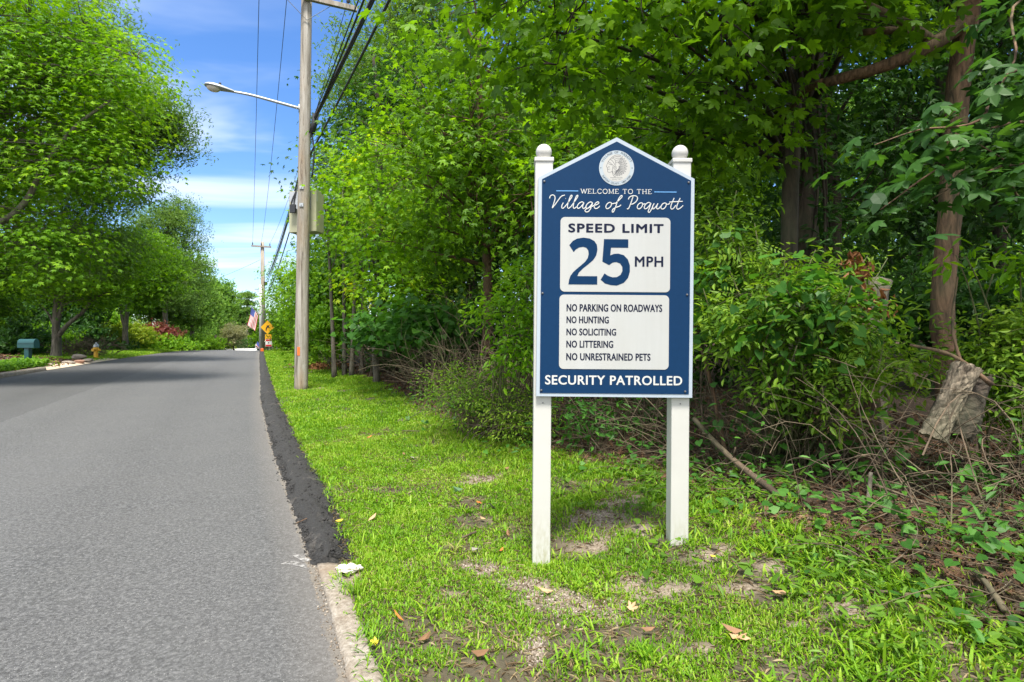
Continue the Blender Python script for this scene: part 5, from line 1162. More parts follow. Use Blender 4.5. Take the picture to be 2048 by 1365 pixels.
# overhanging maple, trunk outside the left edge
p = Plant(101); b0 = GL(-17.6, 14.2)
Q = p.trunk([b0, b0 + (.2, 0, 2.4), b0 + (.6, .2, 6), b0 + (.9, .4, 12)], .28, .1, 12)
C = catmull([b0 + (.3, .1, 3.0), at(0, 445, 15.2), at(90, 330, 15.2), at(150, 255, 15.2), at(222, 200, 15.3)], 8); p.w.tube(C, np.linspace(.10, .03, len(C)), 8)
C2 = catmull([at(70, 360, 15.2), at(140, 345, 15.2), at(200, 335, 15.3)], 6); p.w.tube(C2, np.linspace(.04, .015, len(C2)), 6)
for e in ((-15.0, 15.4, 9.0, 3.5, 2.4, 3.0, 170), (-14.8, 15.6, 6.4, 2.6, 1.6, 1.3, 76), (-15.2, 15.4, 12.6, 4.0, 2.6, 2.2, 130), (-16.0, 16.2, 4.9, 2.3, 1.4, 1.2, 80), (-12.6, 15.6, 10.0, 1.6, 1.4, 1.8, 60), (*at(185, 300, 15.7), 1.4, 1.0, 1.6, 70), (*at(245, 150, 15.7), .9, .9, 1.4, 36), (*at(110, 480, 16), 1.6, 1.2, 1.3, 70), (*at(60, 200, 15.6), 2.0, 1.2, 2.2, 80)):
    p.crown(Q, e, T_MAPLE2, .105, 34, .58, .045, flat=.18, tilt=.38)
p.finish('maple_tree', 'bright yellow green maple overhanging from the upper left corner with a long bare bough', 'tree', M['bark_grey'], M['leaf_lime'], LG)
p = Plant(102); b0 = GL(-18.6, 17.2)
Q = p.trunk([b0, b0 + (-.1, 0, 1.6), b0 + (0, 0, 3.6)], .12, .05)
for e in ((-17.0, 17.6, 4.0, 1.7, 1.2, 1.2, 90), (-16.6, 18.0, 2.9, 1.0, .9, .6, 34)): p.crown(Q, e, T_MAPLE2, .12, 22, .4, .03)
p.finish('young_tree', 'dark leafy young tree at the left edge above the teal mailbox', 'tree', M['bark_grey'], M['leaf_maple'], LG)
# the forked tree and its neighbour
p = Plant(103); Yb = 30.0; b0 = GL(at(112, 0, Yb)[0], Yb); k = Yb / F
def TA(px, py, Y=Yb): return at(px, py, Y)
Q = p.trunk([b0, TA(113, 680), TA(112, 650), TA(114, 600), TA(120, 540), TA(130, 440)], .24, .09, 12)
for P, r0 in (([TA(117, 672), TA(135, 650), TA(165, 625), TA(185, 600), TA(215, 585)], .13), ([TA(112, 652), TA(122, 620), TA(128, 590), TA(150, 540)], .12), ([TA(110, 655), TA(98, 630), TA(80, 610)], .07), ([TA(180, 605), TA(185, 575), TA(190, 545)], .05)):
    C = catmull(P, 6); p.w.tube(C, np.linspace(r0, r0 * .4, len(C)), 8, rough=.03, rng=p.r)
for e in ((*TA(130, 540), 2.9, 2.4, 1.7, 130), (*TA(215, 520), 2.5, 2.2, 1.7, 110), (*TA(255, 490), 1.9, 1.8, 1.1, 60), (*TA(60, 560), 2.2, 2.0, 1.5, 70), (*TA(190, 590), 1.8, 1.6, .7, 34)):
    p.crown(Q, e, T_CLM, .17, 15, .6, .05, flat=.25, tilt=.35, zlow=.3)
p.finish('forked_tree', 'layered green tree with a thick forked grey trunk behind the fire hydrant and mailbox', 'tree', M['bark_grey'], M['leaf_lime'], LG)
p = Plant(104); Yb = 40.; b0 = GL(at(250, 0, Yb)[0], Yb)
Q = p.trunk([b0, TA(250, 680, Yb), TA(251, 650, Yb), TA(256, 610, Yb), TA(262, 540, Yb)], .23, .09, 12)
C = catmull([TA(250, 655, Yb), TA(244, 635, Yb), TA(240, 600, Yb)], 5); p.w.tube(C, np.linspace(.14, .07, len(C)), 7)
for e in ((*TA(262, 560, Yb), 2.8, 2.4, 2.2, 130), (*TA(300, 530, Yb), 2.2, 2.2, 2.4, 110)): p.crown(Q, e, T_CL5, .20, 18, .6, .05, flat=.35, zlow=.35)
p.finish('straight_tree', 'tree with a straight grey trunk standing on the lawn right of the fire hydrant', 'tree', M['bark_grey'], M['leaf_maple'], LG)
# dark oak behind
p = Plant(105); b0 = GL(-28.5, 30.0)
Q = p.trunk([b0, b0 + (.2, 0, 4), b0 + (.8, .2, 9), b0 + (1.2, .2, 15)], .32, .1, 10)
for e in ((-17.6, 25.5, 11.9, 2.9, 2.6, 2.2, 140), (-20.2, 26.0, 15.6, 3.6, 2.6, 2.6, 120), (-19.9, 26.0, 9.2, 3.2, 2.6, 2.2, 110), (-16.1, 25.4, 11.6, 1.5, 1.6, 1.2, 46), (-20.5, 27, 6.5, 2.6, 2, 1.8, 70)):
    p.crown(Q, e, T_FINE, .22, 26, .6, .07)
p.finish('oak_tree', 'grey green oak showing behind the overhanging maple, its tip left of the lamp head', 'tree', M['bark_grey'], M['leaf_oak'], LG)
for k, (px, py0, Y, ells, lab, mt, T) in enumerate((
        (330, 700, 50, [(318, 480, 3.4, 2.8, 3.2, 120), (350, 560, 3.0, 2.6, 2.4, 100), (352, 430, 2.0, 1.8, 2.0, 44)], 'tall feathery oak beyond the straight trunk on the lawn', 'leaf_oak', T_FINE),
        (300, 700, 55, [(285, 590, 3.0, 2.0, 1.8, 90), (335, 605, 2.4, 2.0, 1.6, 60)], 'rounded dark oak low behind the red shrub', 'leaf_oak', T_CL5),
        (384, 700, 60, [(378, 610, 3.2, 2.6, 3.0, 110), (372, 540, 2.4, 2.2, 2.2, 60)], 'green tree at the right end of the garden across the road', 'leaf_far', T_CL5),
        (50, 700, 40, [(40, 560, 5.0, 3.0, 4.0, 130), (100, 600, 3.4, 3.0, 2.6, 80)], 'dark tree mass deep behind the teal mailbox', 'leaf_shade', T_CL5),
        (150, 700, 50, [(165, 560, 5.0, 3.0, 4.5, 130)], 'large tree far behind the forked tree', 'leaf_far', T_CL5))):
    p = Plant(110 + k); b0 = GL(at(px, 0, Y)[0], Y); top = at(px, ells[0][1], Y)
    Q = p.trunk([b0, (b0 + top) / 2, top], .25, .08)
    for (ex, ey, rx, ry, rz, n) in ells: p.crown(Q, (*at(ex, ey, Y), rx, ry, rz, n), T, .27, 22, .75, .06)
    p.finish('garden_tree', lab, 'tree', M['bark_grey'], M[mt], LG)
# far trees past the crest
for k, (px, Y, ells, lab, mt, T) in enumerate((
        (432, 82, [(430, 592, 2.8, 2.4, 2.6, 90), (418, 640, 3.0, 2.4, 2.4, 80)], 'light far tree standing alone beneath the cloud beyond the crest', 'leaf_far', T_CL5),
        (408, 88, [(405, 625, 3.4, 2.4, 3.0, 80), (395, 660, 3.4, 2.4, 2.6, 70)], 'broad far tree at the left end of the road crest', 'leaf_hedge', T_CL5),
        (455, 98, [(450, 630, 3.6, 2.4, 2.6, 70), (452, 660, 3.8, 2.4, 2.4, 60)], 'hazy far tree in the middle distance over the road crest', 'leaf_far', T_CL5),
        (492, 102, [(490, 650, 3.2, 2.4, 2.6, 70), (508, 665, 3.4, 2.4, 2.8, 80)], 'dark far tree behind the hanging flag', 'leaf_oak', T_CL5),
        (470, 112, [(475, 668, 5.0, 2.4, 2.6, 80)], 'dark low far tree behind the bare pale tree', 'leaf_maple', T_CL5))):
    p = Plant(130 + k); b0 = GL(at(px, 0, Y)[0], Y); top = at(*ells[0][:2], Y); Q = p.trunk([b0, (b0 + top) / 2, top], .22, .08)
    for (ex, ey, rx, ry, rz, n) in ells: p.crown(Q, (*at(ex, ey, Y), rx, ry, rz, n), T, .42, 18, .8, .06)
    p.finish('far_tree', lab, 'tree', M['bark_grey'], M[mt], 'far trees past the road crest')
p = Plant(140); Y = 96; b0 = GL(at(494, 0, Y)[0], Y); Q = p.trunk([b0, at(494, 640, Y), at(494, 588, Y)], .2, .06)
for yy, rx in ((588, 1.1), (603, 1.9), (618, 1.7), (634, 2.3)): p.crown(Q, (*at(494, yy, Y), rx, 1.2, .45, 16), T_FINE, .40, 16, .5, .05, flat=.25)
p.finish('pine_tree', 'far pine with flat tiered tufts above the hanging flag', 'tree', M['bark_grey'], M['leaf_oak'], 'far trees past the road crest')
p = Plant(141); Y = 60; b0 = GL(at(467, 0, Y)[0], Y); Q = p.trunk([b0, at(467, 685, Y), at(468, 648, Y)], .10, .03)
p.crown(Q, (*at(468, 668, Y), 1.25, 1.1, 1.35, 60), T_FINE, .22, 14, .35, .03); p.finish('pale_tree', 'small bare looking pale grey green tree at the crest of the road', 'tree', M['twig'], M['leaf_pale'], 'far trees past the road crest')
def lshrub(seed, px, py, Y, rx, rz, n, name, label, leaf, T=None, ls=.2, cat='shrub', grp=None, lpc=14, ry=None):
    c = at(px, py, Y); b0 = GL(c[0], Y)
    return shrub(seed, b0, [(c[0], Y, c[2], rx, ry or rx * .8, rz, n)], T if T is not None else T_CL5, ls, lpc, .35, name, label, leaf, 'twig', cat, 4, grp)
HG = 'garden hedges across the road'
lshrub(162, 268, 655, 62, 3.6, 2.2, 80, 'garden_bush', 'far green bush showing between the straight lawn trunk and the red shrub', 'leaf_far')
lshrub(150, 312, 666, 48, 1.3, .75, 70, 'red_shrub', 'dark red leaved shrub above the green hedge across the road', 'leaf_red')
lshrub(158, 338, 671, 48.5, .8, .55, 34, 'red_shrub', 'smaller right lobe of red leaved shrubbery above the green hedge', 'leaf_red')
lshrub(151, 305, 690, 47, 2.0, .65, 70, 'hedge', 'rounded yellow green hedge under the red shrub', 'leaf_hedge', grp=HG)
lshrub(152, 352, 693, 48, 1.9, .55, 70, 'hedge', 'low clipped hedge right of the red shrub along the road', 'leaf_hedge', grp=HG)
lshrub(153, 262, 672, 45, 1.7, 1.0, 60, 'lime_bush', 'sunny lime green bush just right of the straight lawn trunk', 'leaf_gold', grp=HG)
lshrub(154, 226, 678, 41, 1.1, .8, 50, 'golden_bush', 'small golden yellow bush left of the straight lawn trunk', 'leaf_gold', grp=HG)
lshrub(155, 222, 698, 40, 1.5, .45, 50, 'dark_hedge', 'dark low hedge between the hydrant and the straight lawn trunk', 'leaf_shade', grp=HG)
lshrub(156, 400, 690, 58, 2.6, .9, 80, 'hedge', 'green bank of shrubs at the left of the road crest', 'leaf_hedge', grp=HG)
lshrub(159, 432, 697, 62, 2.0, .7, 50, 'hedge', 'yellow green low shrubs beside the white square box', 'leaf_gold', grp=HG)
lshrub(160, 500, 690, 92, 3.4, 1.4, 60, 'dark_hedge', 'dark far hedge behind the white roadside box', 'leaf_shade', grp=HG)
lshrub(161, 380, 650, 66, 3.2, 2.0, 80, 'garden_bush', 'tall bush closing the garden left of the far road', 'leaf_far', grp=HG)
for k, (px, py, Y, rx, rz, mt, lab) in enumerate(((15, 690, 31, 2.4, 1.2, 'leaf_shade', 'dark bush behind and left of the teal mailbox'), (78, 690, 35, 2.0, 1.1, 'leaf_maple', 'leafy bush between the mailbox and the forked tree'), (150, 670, 38, 2.2, 1.5, 'leaf_shade', 'dark bush filling the gap right of the forked trunk'), (200, 660, 46, 2.6, 1.6, 'leaf_hedge', 'light bush behind the fire hydrant'), (30, 640, 38, 3.4, 2.2, 'leaf_shade', 'tall dark bush at the left edge'), (120, 640, 46, 4.0, 2.4, 'leaf_far', 'tall far bush seen through the forked tree'))):
    lshrub(170 + k, px, py, Y, rx, rz, 70, 'garden_bush', lab, mt, ls=.24, grp='garden bushes behind the mailbox')
# brown dry brush pile behind the hydrant
b = MB(); r = np.random.default_rng(6); c0 = at(168, 694, 31.5)
for _ in range(240):
    a = c0 + r.normal(0, 1, 3) * (.85, .4, .0) + (0, 0, r.uniform(-.5, .15)); d = r.normal(0, 1, 3); d[2] = abs(d[2]); d /= np.linalg.norm(d); b.tube(bez([a, a + d * .4 + r.normal(0, .1, 3), a + d * .8], 5), (.018, .015, .012, .008, .005), 4, cap=False)
tag(b.obj('brush_pile', M['twig'], loc=c0), 'heap of dry brown cut twigs left of the fire hydrant', 'brush pile')
# rocks edging the bed
M['rock'] = plain('field_stone', (.26, .22, .18), .9, var=.35, scale=7, bmp=.5)
M['rock_red'] = plain('reddish_stone', (.30, .17, .12), .9, var=.3, scale=7, bmp=.5)
def rock(px, py, Y, w, h, seed, label, mt='rock', d=None):
    c = at(px, py, Y); r = np.random.default_rng(seed); bm = bmesh.new(); bmesh.ops.create_icosphere(bm, subdivisions=3, radius=1)
    ph = r.uniform(0, 6, 6)
    for v in bm.verts:
        k = 1 + .12 * math.sin(v.co.x * 3 + ph[0]) * math.sin(v.co.y * 3 + ph[1]) + .10 * math.sin(v.co.z * 4 + ph[2] + v.co.x * 2) + .03 * r.normal()
        v.co = Vector((np.sign(v.co.x) * abs(v.co.x) ** .8 * w / 2 * k, np.sign(v.co.y) * abs(v.co.y) ** .8 * (d or w * .6) / 2 * k, np.sign(v.co.z) * abs(v.co.z) ** .8 * h / 2 * k))
    b = MB(); b.bm(bm, c); tag(b.obj('rock', M[mt], loc=c, smooth=False), label, 'rock', 'stones edging the bed across the road')
rock(98, 731, 24.6, .36, .20, 1, 'small rounded grey stone nearest the mailbox bed'); rock(135, 727, 25.6, .6, .20, 2, 'long flat tan stone in the middle of the stone edging'); rock(158, 724, 26.3, .48, .17, 3, 'flat reddish stone in the stone edging', 'rock_red')
rock(158, 714, 28.0, .66, .26, 4, 'largest grey boulder on the mulch in front of the brush pile'); rock(176, 721, 27.2, .5, .15, 5, 'low pale stone at the hydrant end of the edging')
# planting at the mailbox foot
b = MB(); r = np.random.default_rng(14); n = 1500; Y = r.uniform(20.0, 23.6, n); X = edgeL(Y) - .35 - r.uniform(0, 1.1, n); pos = np.stack([X, Y, ground_z(X, Y) + r.uniform(.04, .34, n)], 1)
scatter(b, T_OVAL, pos, np.array((.3, -.4, .8)) + r.normal(0, .4, (n, 3)), np.array((0, 0, .8)) + r.normal(0, .6, (n, 3)), r.uniform(.06, .12, n))
tag(b.obj('bedding_plants', M['leaf_hedge']), kind='stuff')
c0 = at(80, 731, 23.4); p = Plant(190); p.base = GL(c0[0], 23.4)
for q in r.normal(0, 1, (16, 3)): p.spray(c0 + q * (.25, .2, .08), (0, -.3, .3), T_OVAL, .07, 16, .12, .7, .7)
p.limb(p.base, c0, .02); p.finish('yellowing_plant', 'small yellow and green plant at the end of the kerb by the mailbox', 'plant', M['twig'], M['leaf_gold'], None, 'stems', 'foliage')
rail = stick([at(-40, 727, 27.5), at(36, 717, 28.5)], .09, .08, M['bark_grey'], 'edging_log', 'weathered log edging left of the mailbox post', 'log')
# mulch and fallen leaves of the bed
b = MB(); n = 5000; Y = r.uniform(20, 44, n); X = edgeL(Y) - .2 - r.uniform(0, 9, n); k = lawn(X, Y) < .5; X, Y = X[k], Y[k]; n = len(X); pos = np.stack([X, Y, ground_z(X, Y) + r.uniform(0, .05, n)], 1)
scatter(b, T_OVAL, pos, np.array((0, 0, 1.)) + r.normal(0, .6, (n, 3)), r.normal(0, 1, (n, 3)), r.uniform(.05, .13, n)); tag(b.obj('mulch', M['litter']), kind='stuff')
# ------------------------------------------------------------------ grass (nobody could count it)
def blades(X, Y, h, w, seed, lean=.55, flatw=1.0):
    r = np.random.default_rng(seed); n = len(X); Z = ground_z(X, Y) - .004
    yaw = r.uniform(0, 2 * np.pi, n); d = np.stack([np.cos(yaw), np.sin(yaw), np.zeros(n)], 1); sd = np.stack([-np.sin(yaw), np.cos(yaw), np.zeros(n)], 1)
    ln = np.abs(r.normal(lean, .3, n)); tz = 1 / np.sqrt(1 + ln ** 2)
    p0 = np.stack([X, Y, Z], 1); out = []
    for t_, ws in ((0, .55), (.38, 1.0), (.75, .75)):
        c = p0 + d * (h * ln * t_ ** 1.5 * tz)[:, None] + np.array((0, 0, 1.)) * (h * tz * (t_ - .28 * t_ ** 2 * ln))[:, None]
        tw = sd + d * 0; out += [c - tw * (w * ws / 2)[:, None], c + tw * (w * ws / 2)[:, None]]
    out.append(p0 + d * (h * ln * tz)[:, None] + np.array((0, 0, 1.)) * (h * tz * (1 - .42 * ln))[:, None])
    V = np.stack(out, 1); o = (np.arange(n) * 7)[:, None]
    return V.reshape(-1, 3), [np.vstack([np.array([(0, 1, 3, 2)]) + o, np.array([(2, 3, 5, 4)]) + o]), np.array([(4, 5, 6)]) + o]
b = MB(); r = np.random.default_rng(3)
def verge(n, y0, y1, h, w, seed, pw=1.0, wide=4.6):
    Y = y0 + (y1 - y0) * r.uniform(0, 1, n) ** pw; X = edgeR(Y) + .08 + r.uniform(0, 1, n) * wide
    u = X - edgeR(Y); start = np.where(Y < 3.86, .165, np.interp(Y, [3.86, 4.6, 5.5, 9, 13, 20, 50], [.25, .31, .37, .40, .38, .36, .34])) + .16 * fnoise(X * 5, Y * 5, 2)
    we = wood_edge(Y) + .3 * (1 - sm(Y, 6, 8)) + .45 * (1 - sm(Y, 3.2, 4.6)) + .45 * fnoise(X * 1.8, Y * 1.8, 8)
    pr = sm(u - start, -.03, .06) * (1 - sm(X - we, -.25, .25)) * (1 - .93 * bare(X, Y)) * np.clip(np.interp(Y, [2, 5, 8], [.50, .72, 1.0]) + 3.0 * fnoise(X * 2.6, Y * 2.6, 12) - .25 * sm(X, .6, 2.0) * (1 - sm(Y, 6, 8)), .06, 1)
    k = r.uniform(0, 1, n) < pr; X, Y = X[k], Y[k]
    hh = h * r.uniform(.55, 1.25, len(X)) * (1 + .9 * fnoise(X * 2.4, Y * 2.4, 19)); ww = w * r.uniform(.7, 1.3, len(X))
    v, f = blades(X, Y, hh, ww, seed); b.add(v, f)
verge(210000, 1.9, 5.2, .043, .0072, 1, wide=5.4); verge(150000, 5.0, 9.5, .043, .0095, 2, wide=4.2); verge(80000, 9.0, 18, .06, .017, 3, wide=4.0); verge(50000, 16, 34, .07, .035, 4, wide=4.0); verge(26000, 30, 50, .09, .06, 5, wide=3.6)
tag(b.obj('verge_grass', M['grass']), kind='stuff')
b = MB(); n = 40000; Y = r.uniform(27, 50, n); X = edgeL(Y) - .05 - r.uniform(0, 5.5, n); k = lawn(X, Y) > r.uniform(0.2, 1, n); X, Y = X[k], Y[k]
v, f = blades(X, Y, .09 * r.uniform(.7, 1.2, len(X)), .05 * r.uniform(.7, 1.3, len(X)), 9); b.add(v, f)
tag(b.obj('lawn_grass', M['grass']), kind='stuff')
# longer tufts and broad weeds near the camera and at the border
b = MB(); n = 420; Y = 2.2 + 6.5 * r.uniform(0, 1, n) ** 1.4; X = np.where(r.uniform(0, 1, n) < .7, wood_edge(Y) - np.abs(r.normal(0, .5, n)), edgeR(Y) + .3 + r.uniform(0, 3, n)); k = (bare(X, Y) < .6) & (X > edgeR(Y) + .45); X, Y = X[k], Y[k]
m_ = 14; TX = np.repeat(X, m_) + r.normal(0, .035, len(X) * m_); TY = np.repeat(Y, m_) + r.normal(0, .035, len(X) * m_)
v, f = blades(TX, TY, .125 * r.uniform(.5, 1.3, len(TX)), .011 * r.uniform(.7, 1.4, len(TX)), 33, .9); b.add(v, f)
n = 70; Y = 2.1 + 8 * r.uniform(0, 1, n) ** 1.3; X = edgeR(Y) + np.where(Y < 3.86, .165, np.interp(Y, [3.86, 4.6, 5.5, 9, 13], [.23, .34, .42, .45, .43])) + r.normal(.0, .03, n)
TX = np.repeat(X, 16) + r.normal(0, .03, n * 16); TY = np.repeat(Y, 16) + r.normal(0, .05, n * 16); v, f = blades(TX, TY, .085 * r.uniform(.5, 1.3, n * 16), .0065 * r.uniform(.7, 1.4, n * 16), 35, 1.0); v[:, 2] += .015; b.add(v, f)
tx, ty = gnd(712, 1188)[:2]; TX = tx + r.normal(0, .035, 60); TY = ty + r.normal(0, .03, 60); v, f = blades(TX, TY, .10 * r.uniform(.6, 1.3, 60), .005 * r.uniform(.7, 1.3, 60), 34, .6); b.add(v, f)
tag(b.obj('grass_tufts', M['grass']), kind='stuff')
b = MB(); n = 7000; Y = 2.1 + 7 * r.uniform(0, 1, n) ** 1.5; X = edgeR(Y) + .5 + r.uniform(0, 3.6, n); pr = (fnoise(X * 1.4, Y * 1.4, 44) > -.02) & (X < wood_edge(Y) + .2) & (bare(X, Y) < .5); X, Y = X[pr], Y[pr]; n = len(X)
pos = np.stack([X, Y, ground_z(X, Y) + r.uniform(.012, .045, n)], 1)
scatter(b, T_OVAL, pos, np.array((0, -.1, 1.)) + r.normal(0, .35, (n, 3)), r.normal(0, 1, (n, 3)), r.uniform(.008, .02, n))
n = 110; Y = 2.1 + 3.4 * r.uniform(0, 1, n) ** 1.3; X = wood_edge(Y) - np.abs(r.normal(0, .55, n)); pos = np.stack([X, Y, ground_z(X, Y) + r.uniform(.03, .09, n)], 1)
scatter(b, T_HEART, pos, np.array((0, -.3, 1.)) + r.normal(0, .35, (n, 3)), r.normal(0, 1, (n, 3)), r.uniform(.02, .045, n))
n = 900; Y = 2.2 + 3.6 * r.uniform(0, 1, n) ** 1.1; X = wood_edge(Y) + r.normal(.1, .45, n); k = fnoise(X * 2, Y * 2, 55) > -.02; X, Y = X[k], Y[k]; n = len(X)
for dz in (0, 1, 2):
    a_ = r.uniform(0, 6.28, n); pos = np.stack([X + .03 * np.cos(a_), Y + .03 * np.sin(a_), ground_z(X, Y) + .03 + dz * .03], 1)
    scatter(b, (T_OVAL[0] * (1, .75, 1), T_OVAL[1]), pos, np.array((0, -.2, 1.)) + r.normal(0, .35, (n, 3)), np.stack([np.cos(a_), np.sin(a_), .5 + 0 * a_], 1), r.uniform(.025, .05, n))
tag(b.obj('clover_and_weeds', leafmat('weed_leaves', [(.04, .12, .012), (.09, .20, .016), (.15, .29, .022), (.22, .37, .03)], .4)), kind='stuff')
b = MB(); n = 17000; Y = 2.0 + 7 * r.uniform(0, 1, n) ** 1.5; X = edgeR(Y) + .22 + r.uniform(0, 4.4, n); k = X < wood_edge(Y) + .3; X, Y = X[k], Y[k]; n = len(X)
pos = np.stack([X, Y, ground_z(X, Y) + r.uniform(.004, .02, n)], 1); tn = r.normal(0, 1, (n, 3)); tn[:, 2] *= .12
scatter(b, (T_OVAL[0] * (1, .22, 1), T_OVAL[1]), pos, np.array((0, 0, 1.)) + r.normal(0, .3, (n, 3)), tn, r.uniform(.012, .045, n))
tag(b.obj('dry_thatch', leafmat('dry_thatch', [(.07, .045, .025), (.16, .11, .06), (.30, .23, .13), (.44, .36, .22)], .1, .8, patch=.2)), kind='stuff')
# gravel on the bare patches
M['pebble'] = leafmat('gravel_stones', [(.07, .055, .042), (.15, .12, .09), (.24, .20, .16), (.38, .34, .29)], .0, .9, patch=.1)
b = MB(); cand = [(960, 1140, 62, .12), (1040, 1175, 60, .16), (1110, 1205, 70, .2), (1190, 1225, 70, .16), (1070, 1295, 26, .14), (1190, 1040, 60, .3)]
bmq = bmesh.new(); bmesh.ops.create_icosphere(bmq, subdivisions=1, radius=1); ico = (np.array([v.co[:] for v in bmq.verts]), [np.array([[v.index for v in f_.verts] for f_ in bmq.faces])]); bmq.free()
for px, py, rx, rd in cand:
    c = gnd(px, py); n = 420; X = c[0] + r.normal(0, .5, n) * rx * c[1] / F; Y = c[1] + r.normal(0, .6, n) * rd; pos = np.stack([X, Y, ground_z(X, Y) + .002], 1)
    scatter(b, ico, pos, np.array((0, 0, 1.)) + r.normal(0, .4, (n, 3)), r.normal(0, 1, (n, 3)), .0035 + .007 * r.uniform(0, 1, n) ** 3)
# crumbs of asphalt along the kerb joint
n = 900; Y = np.concatenate([2.0 + r.uniform(0, 2, 500), 3.9 + 9 * r.uniform(0, 1, 400)]); X = edgeR(Y) + r.normal(.005, .022, n); pos = np.stack([X, Y, zroad(Y) + .008], 1)
scatter(b, ico, pos, np.array((0, 0, 1.)) + r.normal(0, .4, (n, 3)), r.normal(0, 1, (n, 3)), .002 + .006 * r.uniform(0, 1, n) ** 3)
tag(b.obj('gravel', M['pebble']), kind='stuff')
b = MB(); n = 4200; Y = 3.9 + 10 * r.uniform(0, 1, n) ** 1.7; s_ = r.uniform(0, 1, n); wv_ = np.interp(Y, [3.86, 4.6, 5.5, 9, 13], [.27, .37, .42, .46, .44]); a_ = np.where(s_ < .35, r.normal(.03, .03, n), np.where(s_ < .6, wv_ + r.normal(0, .04, n), r.uniform(0, 1, n) * wv_)); X = edgeR(Y) + a_
hz = np.interp(a_ / wv_, [-.2, 0, .3, .5, .7, 1, 1.3], [0, .004, .05, .066, .054, .012, .0]); pos = np.stack([X, Y, zroad(Y) + .004 + hz], 1)
scatter(b, ico, pos, np.array((0, 0, 1.)) + r.normal(0, .5, (n, 3)), r.normal(0, 1, (n, 3)), .003 + .010 * r.uniform(0, 1, n) ** 2.5)
tag(b.obj('asphalt_crumbs', M['berm']), kind='stuff')

# ------------------------------------------------------------------ fallen leaves, each one a thing
def dleaf(px, py, ln, seed, col, label, shape='maple', curl=1.0, up=.03):
    p0 = gnd(px, py) + (0, 0, up); rr = np.random.default_rng(seed); T = {'maple': T_MAPLE, 'oval': T_OVAL, 'heart': T_HEART}[shape]
    V = T[0].copy(); V[:, 2] = curl * (.35 * V[:, 1] ** 2 + .28 * V[:, 0] ** 2 + .05 * rr.normal(0, 1, len(V)))
    R = rotm('Z', rr.uniform(0, 6.28)) @ rotm('X', rr.normal(-.15, .3)) @ rotm('Y', rr.normal(0, .3)); V = (V * ln) @ R.T
    b = MB(); n = len(V); th = .0018; low = V - np.array((0, 0, th)); b.add(np.vstack([V, low]), [np.vstack([f, f[:, ::-1] + n]) for f in T[1]])
    m_ = M.get(col); o = b.obj('fallen_leaf', m_, loc=None); o.location = tuple(p0); tag(o, label, 'leaf', 'fallen leaves on the verge')
M['dl_brown'] = plain('dry_brown_leaf', (.20, .105, .05), .75, var=.35, scale=25); M['dl_tan'] = plain('dry_tan_leaf', (.42, .26, .14), .75, var=.3, scale=25); M['dl_orange'] = plain('orange_leaf', (.50, .15, .03), .7, var=.3, scale=25)
M['dl_yellow'] = plain('yellow_leaf', (.66, .47, .04), .7, var=.2, scale=25); M['dl_grey'] = plain('grey_dry_leaf', (.26, .24, .20), .8, var=.3, scale=25); M['dl_green'] = plain('dull_green_leaf', (.10, .19, .09), .7, var=.3, scale=25)
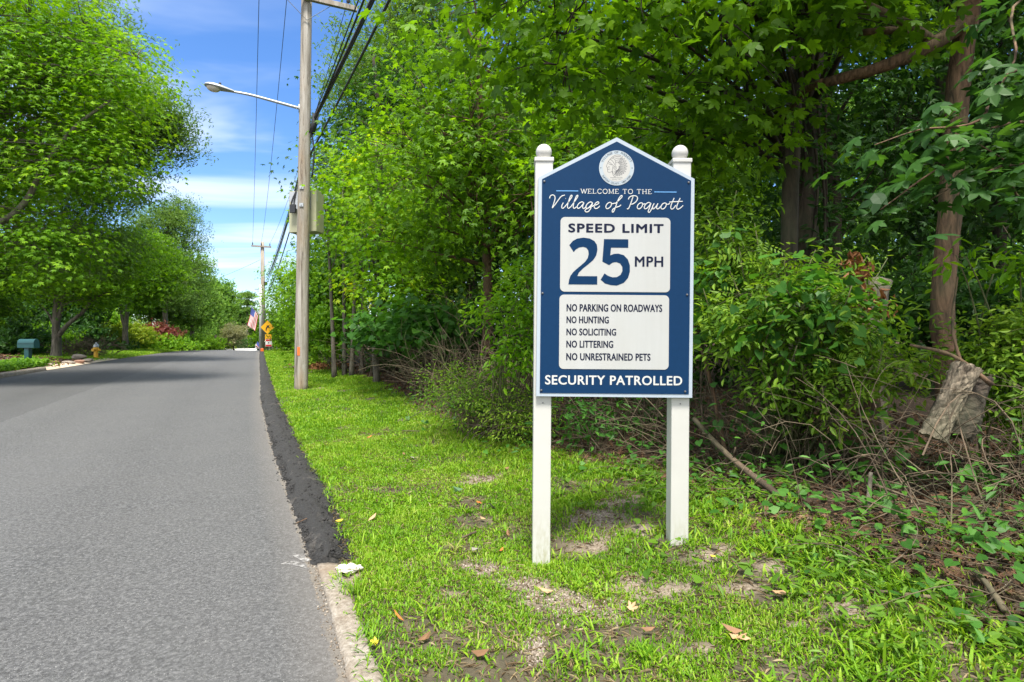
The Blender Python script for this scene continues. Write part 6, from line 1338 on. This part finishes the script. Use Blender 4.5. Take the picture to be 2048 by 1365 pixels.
for a in ((808, 914, .045, 1, 'dl_brown', 'brown curled leaf, left of a close pair in the middle of the verge', 'oval', 1.4), (824, 920, .05, 2, 'dl_grey', 'greyish curled leaf, right of a close pair in the middle of the verge', 'maple', 1.4),
          (1090, 1192, .05, 3, 'dl_tan', 'pointed brown leaf on the bare gravel in front of the left post', 'oval', .8), (1262, 1228, .048, 4, 'dl_tan', 'pale tan maple leaf on bare soil between the posts and the camera', 'maple', .8),
          (1472, 1290, .075, 5, 'dl_tan', 'largest crumpled tan and brown leaf in the lower right grass', 'maple', 1.5), (1462, 1276, .055, 15, 'dl_brown', 'dark shrivelled leaf lying over the large crumpled tan leaf', 'oval', 2.2), (1560, 1202, .05, 6, 'dl_tan', 'round tan leaf on the grass below the vine side of the sign', 'heart', 1.5),
          (962, 1322, .045, 7, 'dl_brown', 'narrow folded brown leaf near the bottom edge', 'oval', 2.2), (1298, 1272, .04, 8, 'dl_brown', 'brown crumpled leaf above the bottom edge, right of the bare soil strip', 'oval', 1.8), (950, 1112, .045, 9, 'dl_grey', 'upright grey folded leaf at the edge of the gravel left of the left post', 'oval', 2.0),
          (1003, 1108, .032, 10, 'dl_orange', 'small orange leaf close left of the left post foot', 'oval', .8), (985, 1022, .055, 11, 'dl_grey', 'flat grey leaf on the grass left of the left post', 'heart', .5), (1012, 945, .05, 12, 'dl_tan', 'pale curled leaf beside the left post near the twigs', 'oval', 1.6),
          (955, 1012, .045, 13, 'dl_orange', 'rust red leaf left of the flat grey leaf', 'maple', 1.2), (1016, 1076, .04, 14, 'dl_brown', 'small brown leaf just left of the left post', 'oval', 1.6), (966, 1046, .035, 16, 'dl_tan', 'small pink tan leaf below the flat grey leaf', 'oval', 1.4),
          (678, 1050, .035, 17, 'dl_yellow', 'yellow leaf at the grass edge where the black ridge ends', 'oval', 1.0), (745, 1043, .05, 18, 'dl_tan', 'pale straw leaf right of the end of the black ridge', 'oval', .8), (752, 1298, .035, 19, 'dl_yellow', 'bright yellow leaf beside the concrete kerb', 'maple', 1.0),
          (740, 880, .045, 20, 'dl_orange', 'red brown leaf in the upper part of the verge', 'oval', 1.4), (917, 988, .06, 21, 'dl_green', 'dull green folded leaf standing in the middle of the verge', 'oval', 2.0), (1428, 1122, .03, 22, 'dl_yellow', 'small yellow leaf right of the right post foot', 'oval', .6),
          (1588, 1118, .04, 23, 'dl_orange', 'small orange brown leaf near the border weeds at right', 'maple', 1.2), (205, 1131, .03, 24, 'dl_green', 'tiny green leaf lying on the open asphalt', 'maple', .8), (795, 1245, .04, 25, 'dl_orange', 'orange brown leaf right of the kerb tuft', 'oval', 1.2), (850, 1288, .04, 26, 'dl_brown', 'brown leaf in the grass right of the kerb, near the bottom', 'oval', 1.6)):
    dleaf(*a)
stick([gnd(924, 1084) + (0, 0, .03), gnd(952, 1073) + (0, 0, .035)], .008, .009, M['twig'], 'wood_chip', 'short pale wood chip on the grass left of the left post', 'stick')
stick([gnd(514, 979) + (0, 0, .012), gnd(536, 973) + (0, 0, .012)], .006, .005, M['bark_dark'], 'stick', 'short dark stick lying on the asphalt near the right edge', 'stick')
stick([gnd(592, 1055) + (0, 0, .03), gnd(614, 1050) + (0, 0, .05)], .005, .004, M['bark_brown'], 'stick', 'short brown stick across the black asphalt ridge', 'stick')
stick([gnd(805, 866) + (0, 0, .03), gnd(840, 867) + (0, 0, .03)], .008, .006, M['twig'], 'stick', 'thin pale stick in the upper grass of the verge', 'stick')
# crumpled rag at the end of the kerb
p0 = gnd(697, 1148) + (0, 0, .03); bm = bmesh.new(); bmesh.ops.create_icosphere(bm, subdivisions=4, radius=1); rr = np.random.default_rng(5)
for v in bm.verts:
    k = 1 + .22 * math.sin(v.co.x * 7 + 2 * math.sin(v.co.y * 5)) + .12 * math.sin(v.co.y * 11 + v.co.z * 6); v.co = Vector((v.co.x * .075 * k, v.co.y * .05 * k, v.co.z * .022 * k * (1 + .3 * math.sin(v.co.x * 9))))
b = MB(); b.bm(bm, p0); tag(b.obj('crumpled_rag', plain('dirty_white_cloth', (.66, .61, .52), .9, var=.2, scale=20), loc=p0, smooth=True), 'crumpled off white rag on top of the concrete kerb end', 'rag')
# red dry leaves heaped on the bank
b = MB(); c0 = gnd(655, 738); n = 260; pos = c0 + rr.normal(0, 1, (n, 3)) * (.45, .5, .0) + np.array((0, 0, 1.)) * rr.uniform(.02, .22, n)[:, None]
scatter(b, T_OVAL, pos, rr.normal(0, 1, (n, 3)) + (0, -.5, .6), rr.normal(0, 1, (n, 3)), rr.uniform(.06, .11, n)); tag(b.obj('dead_leaf_heap', M['leaf_dead'], loc=c0), 'small heap of rust brown dead leaves on the bank right of the near pole', 'leaf heap')
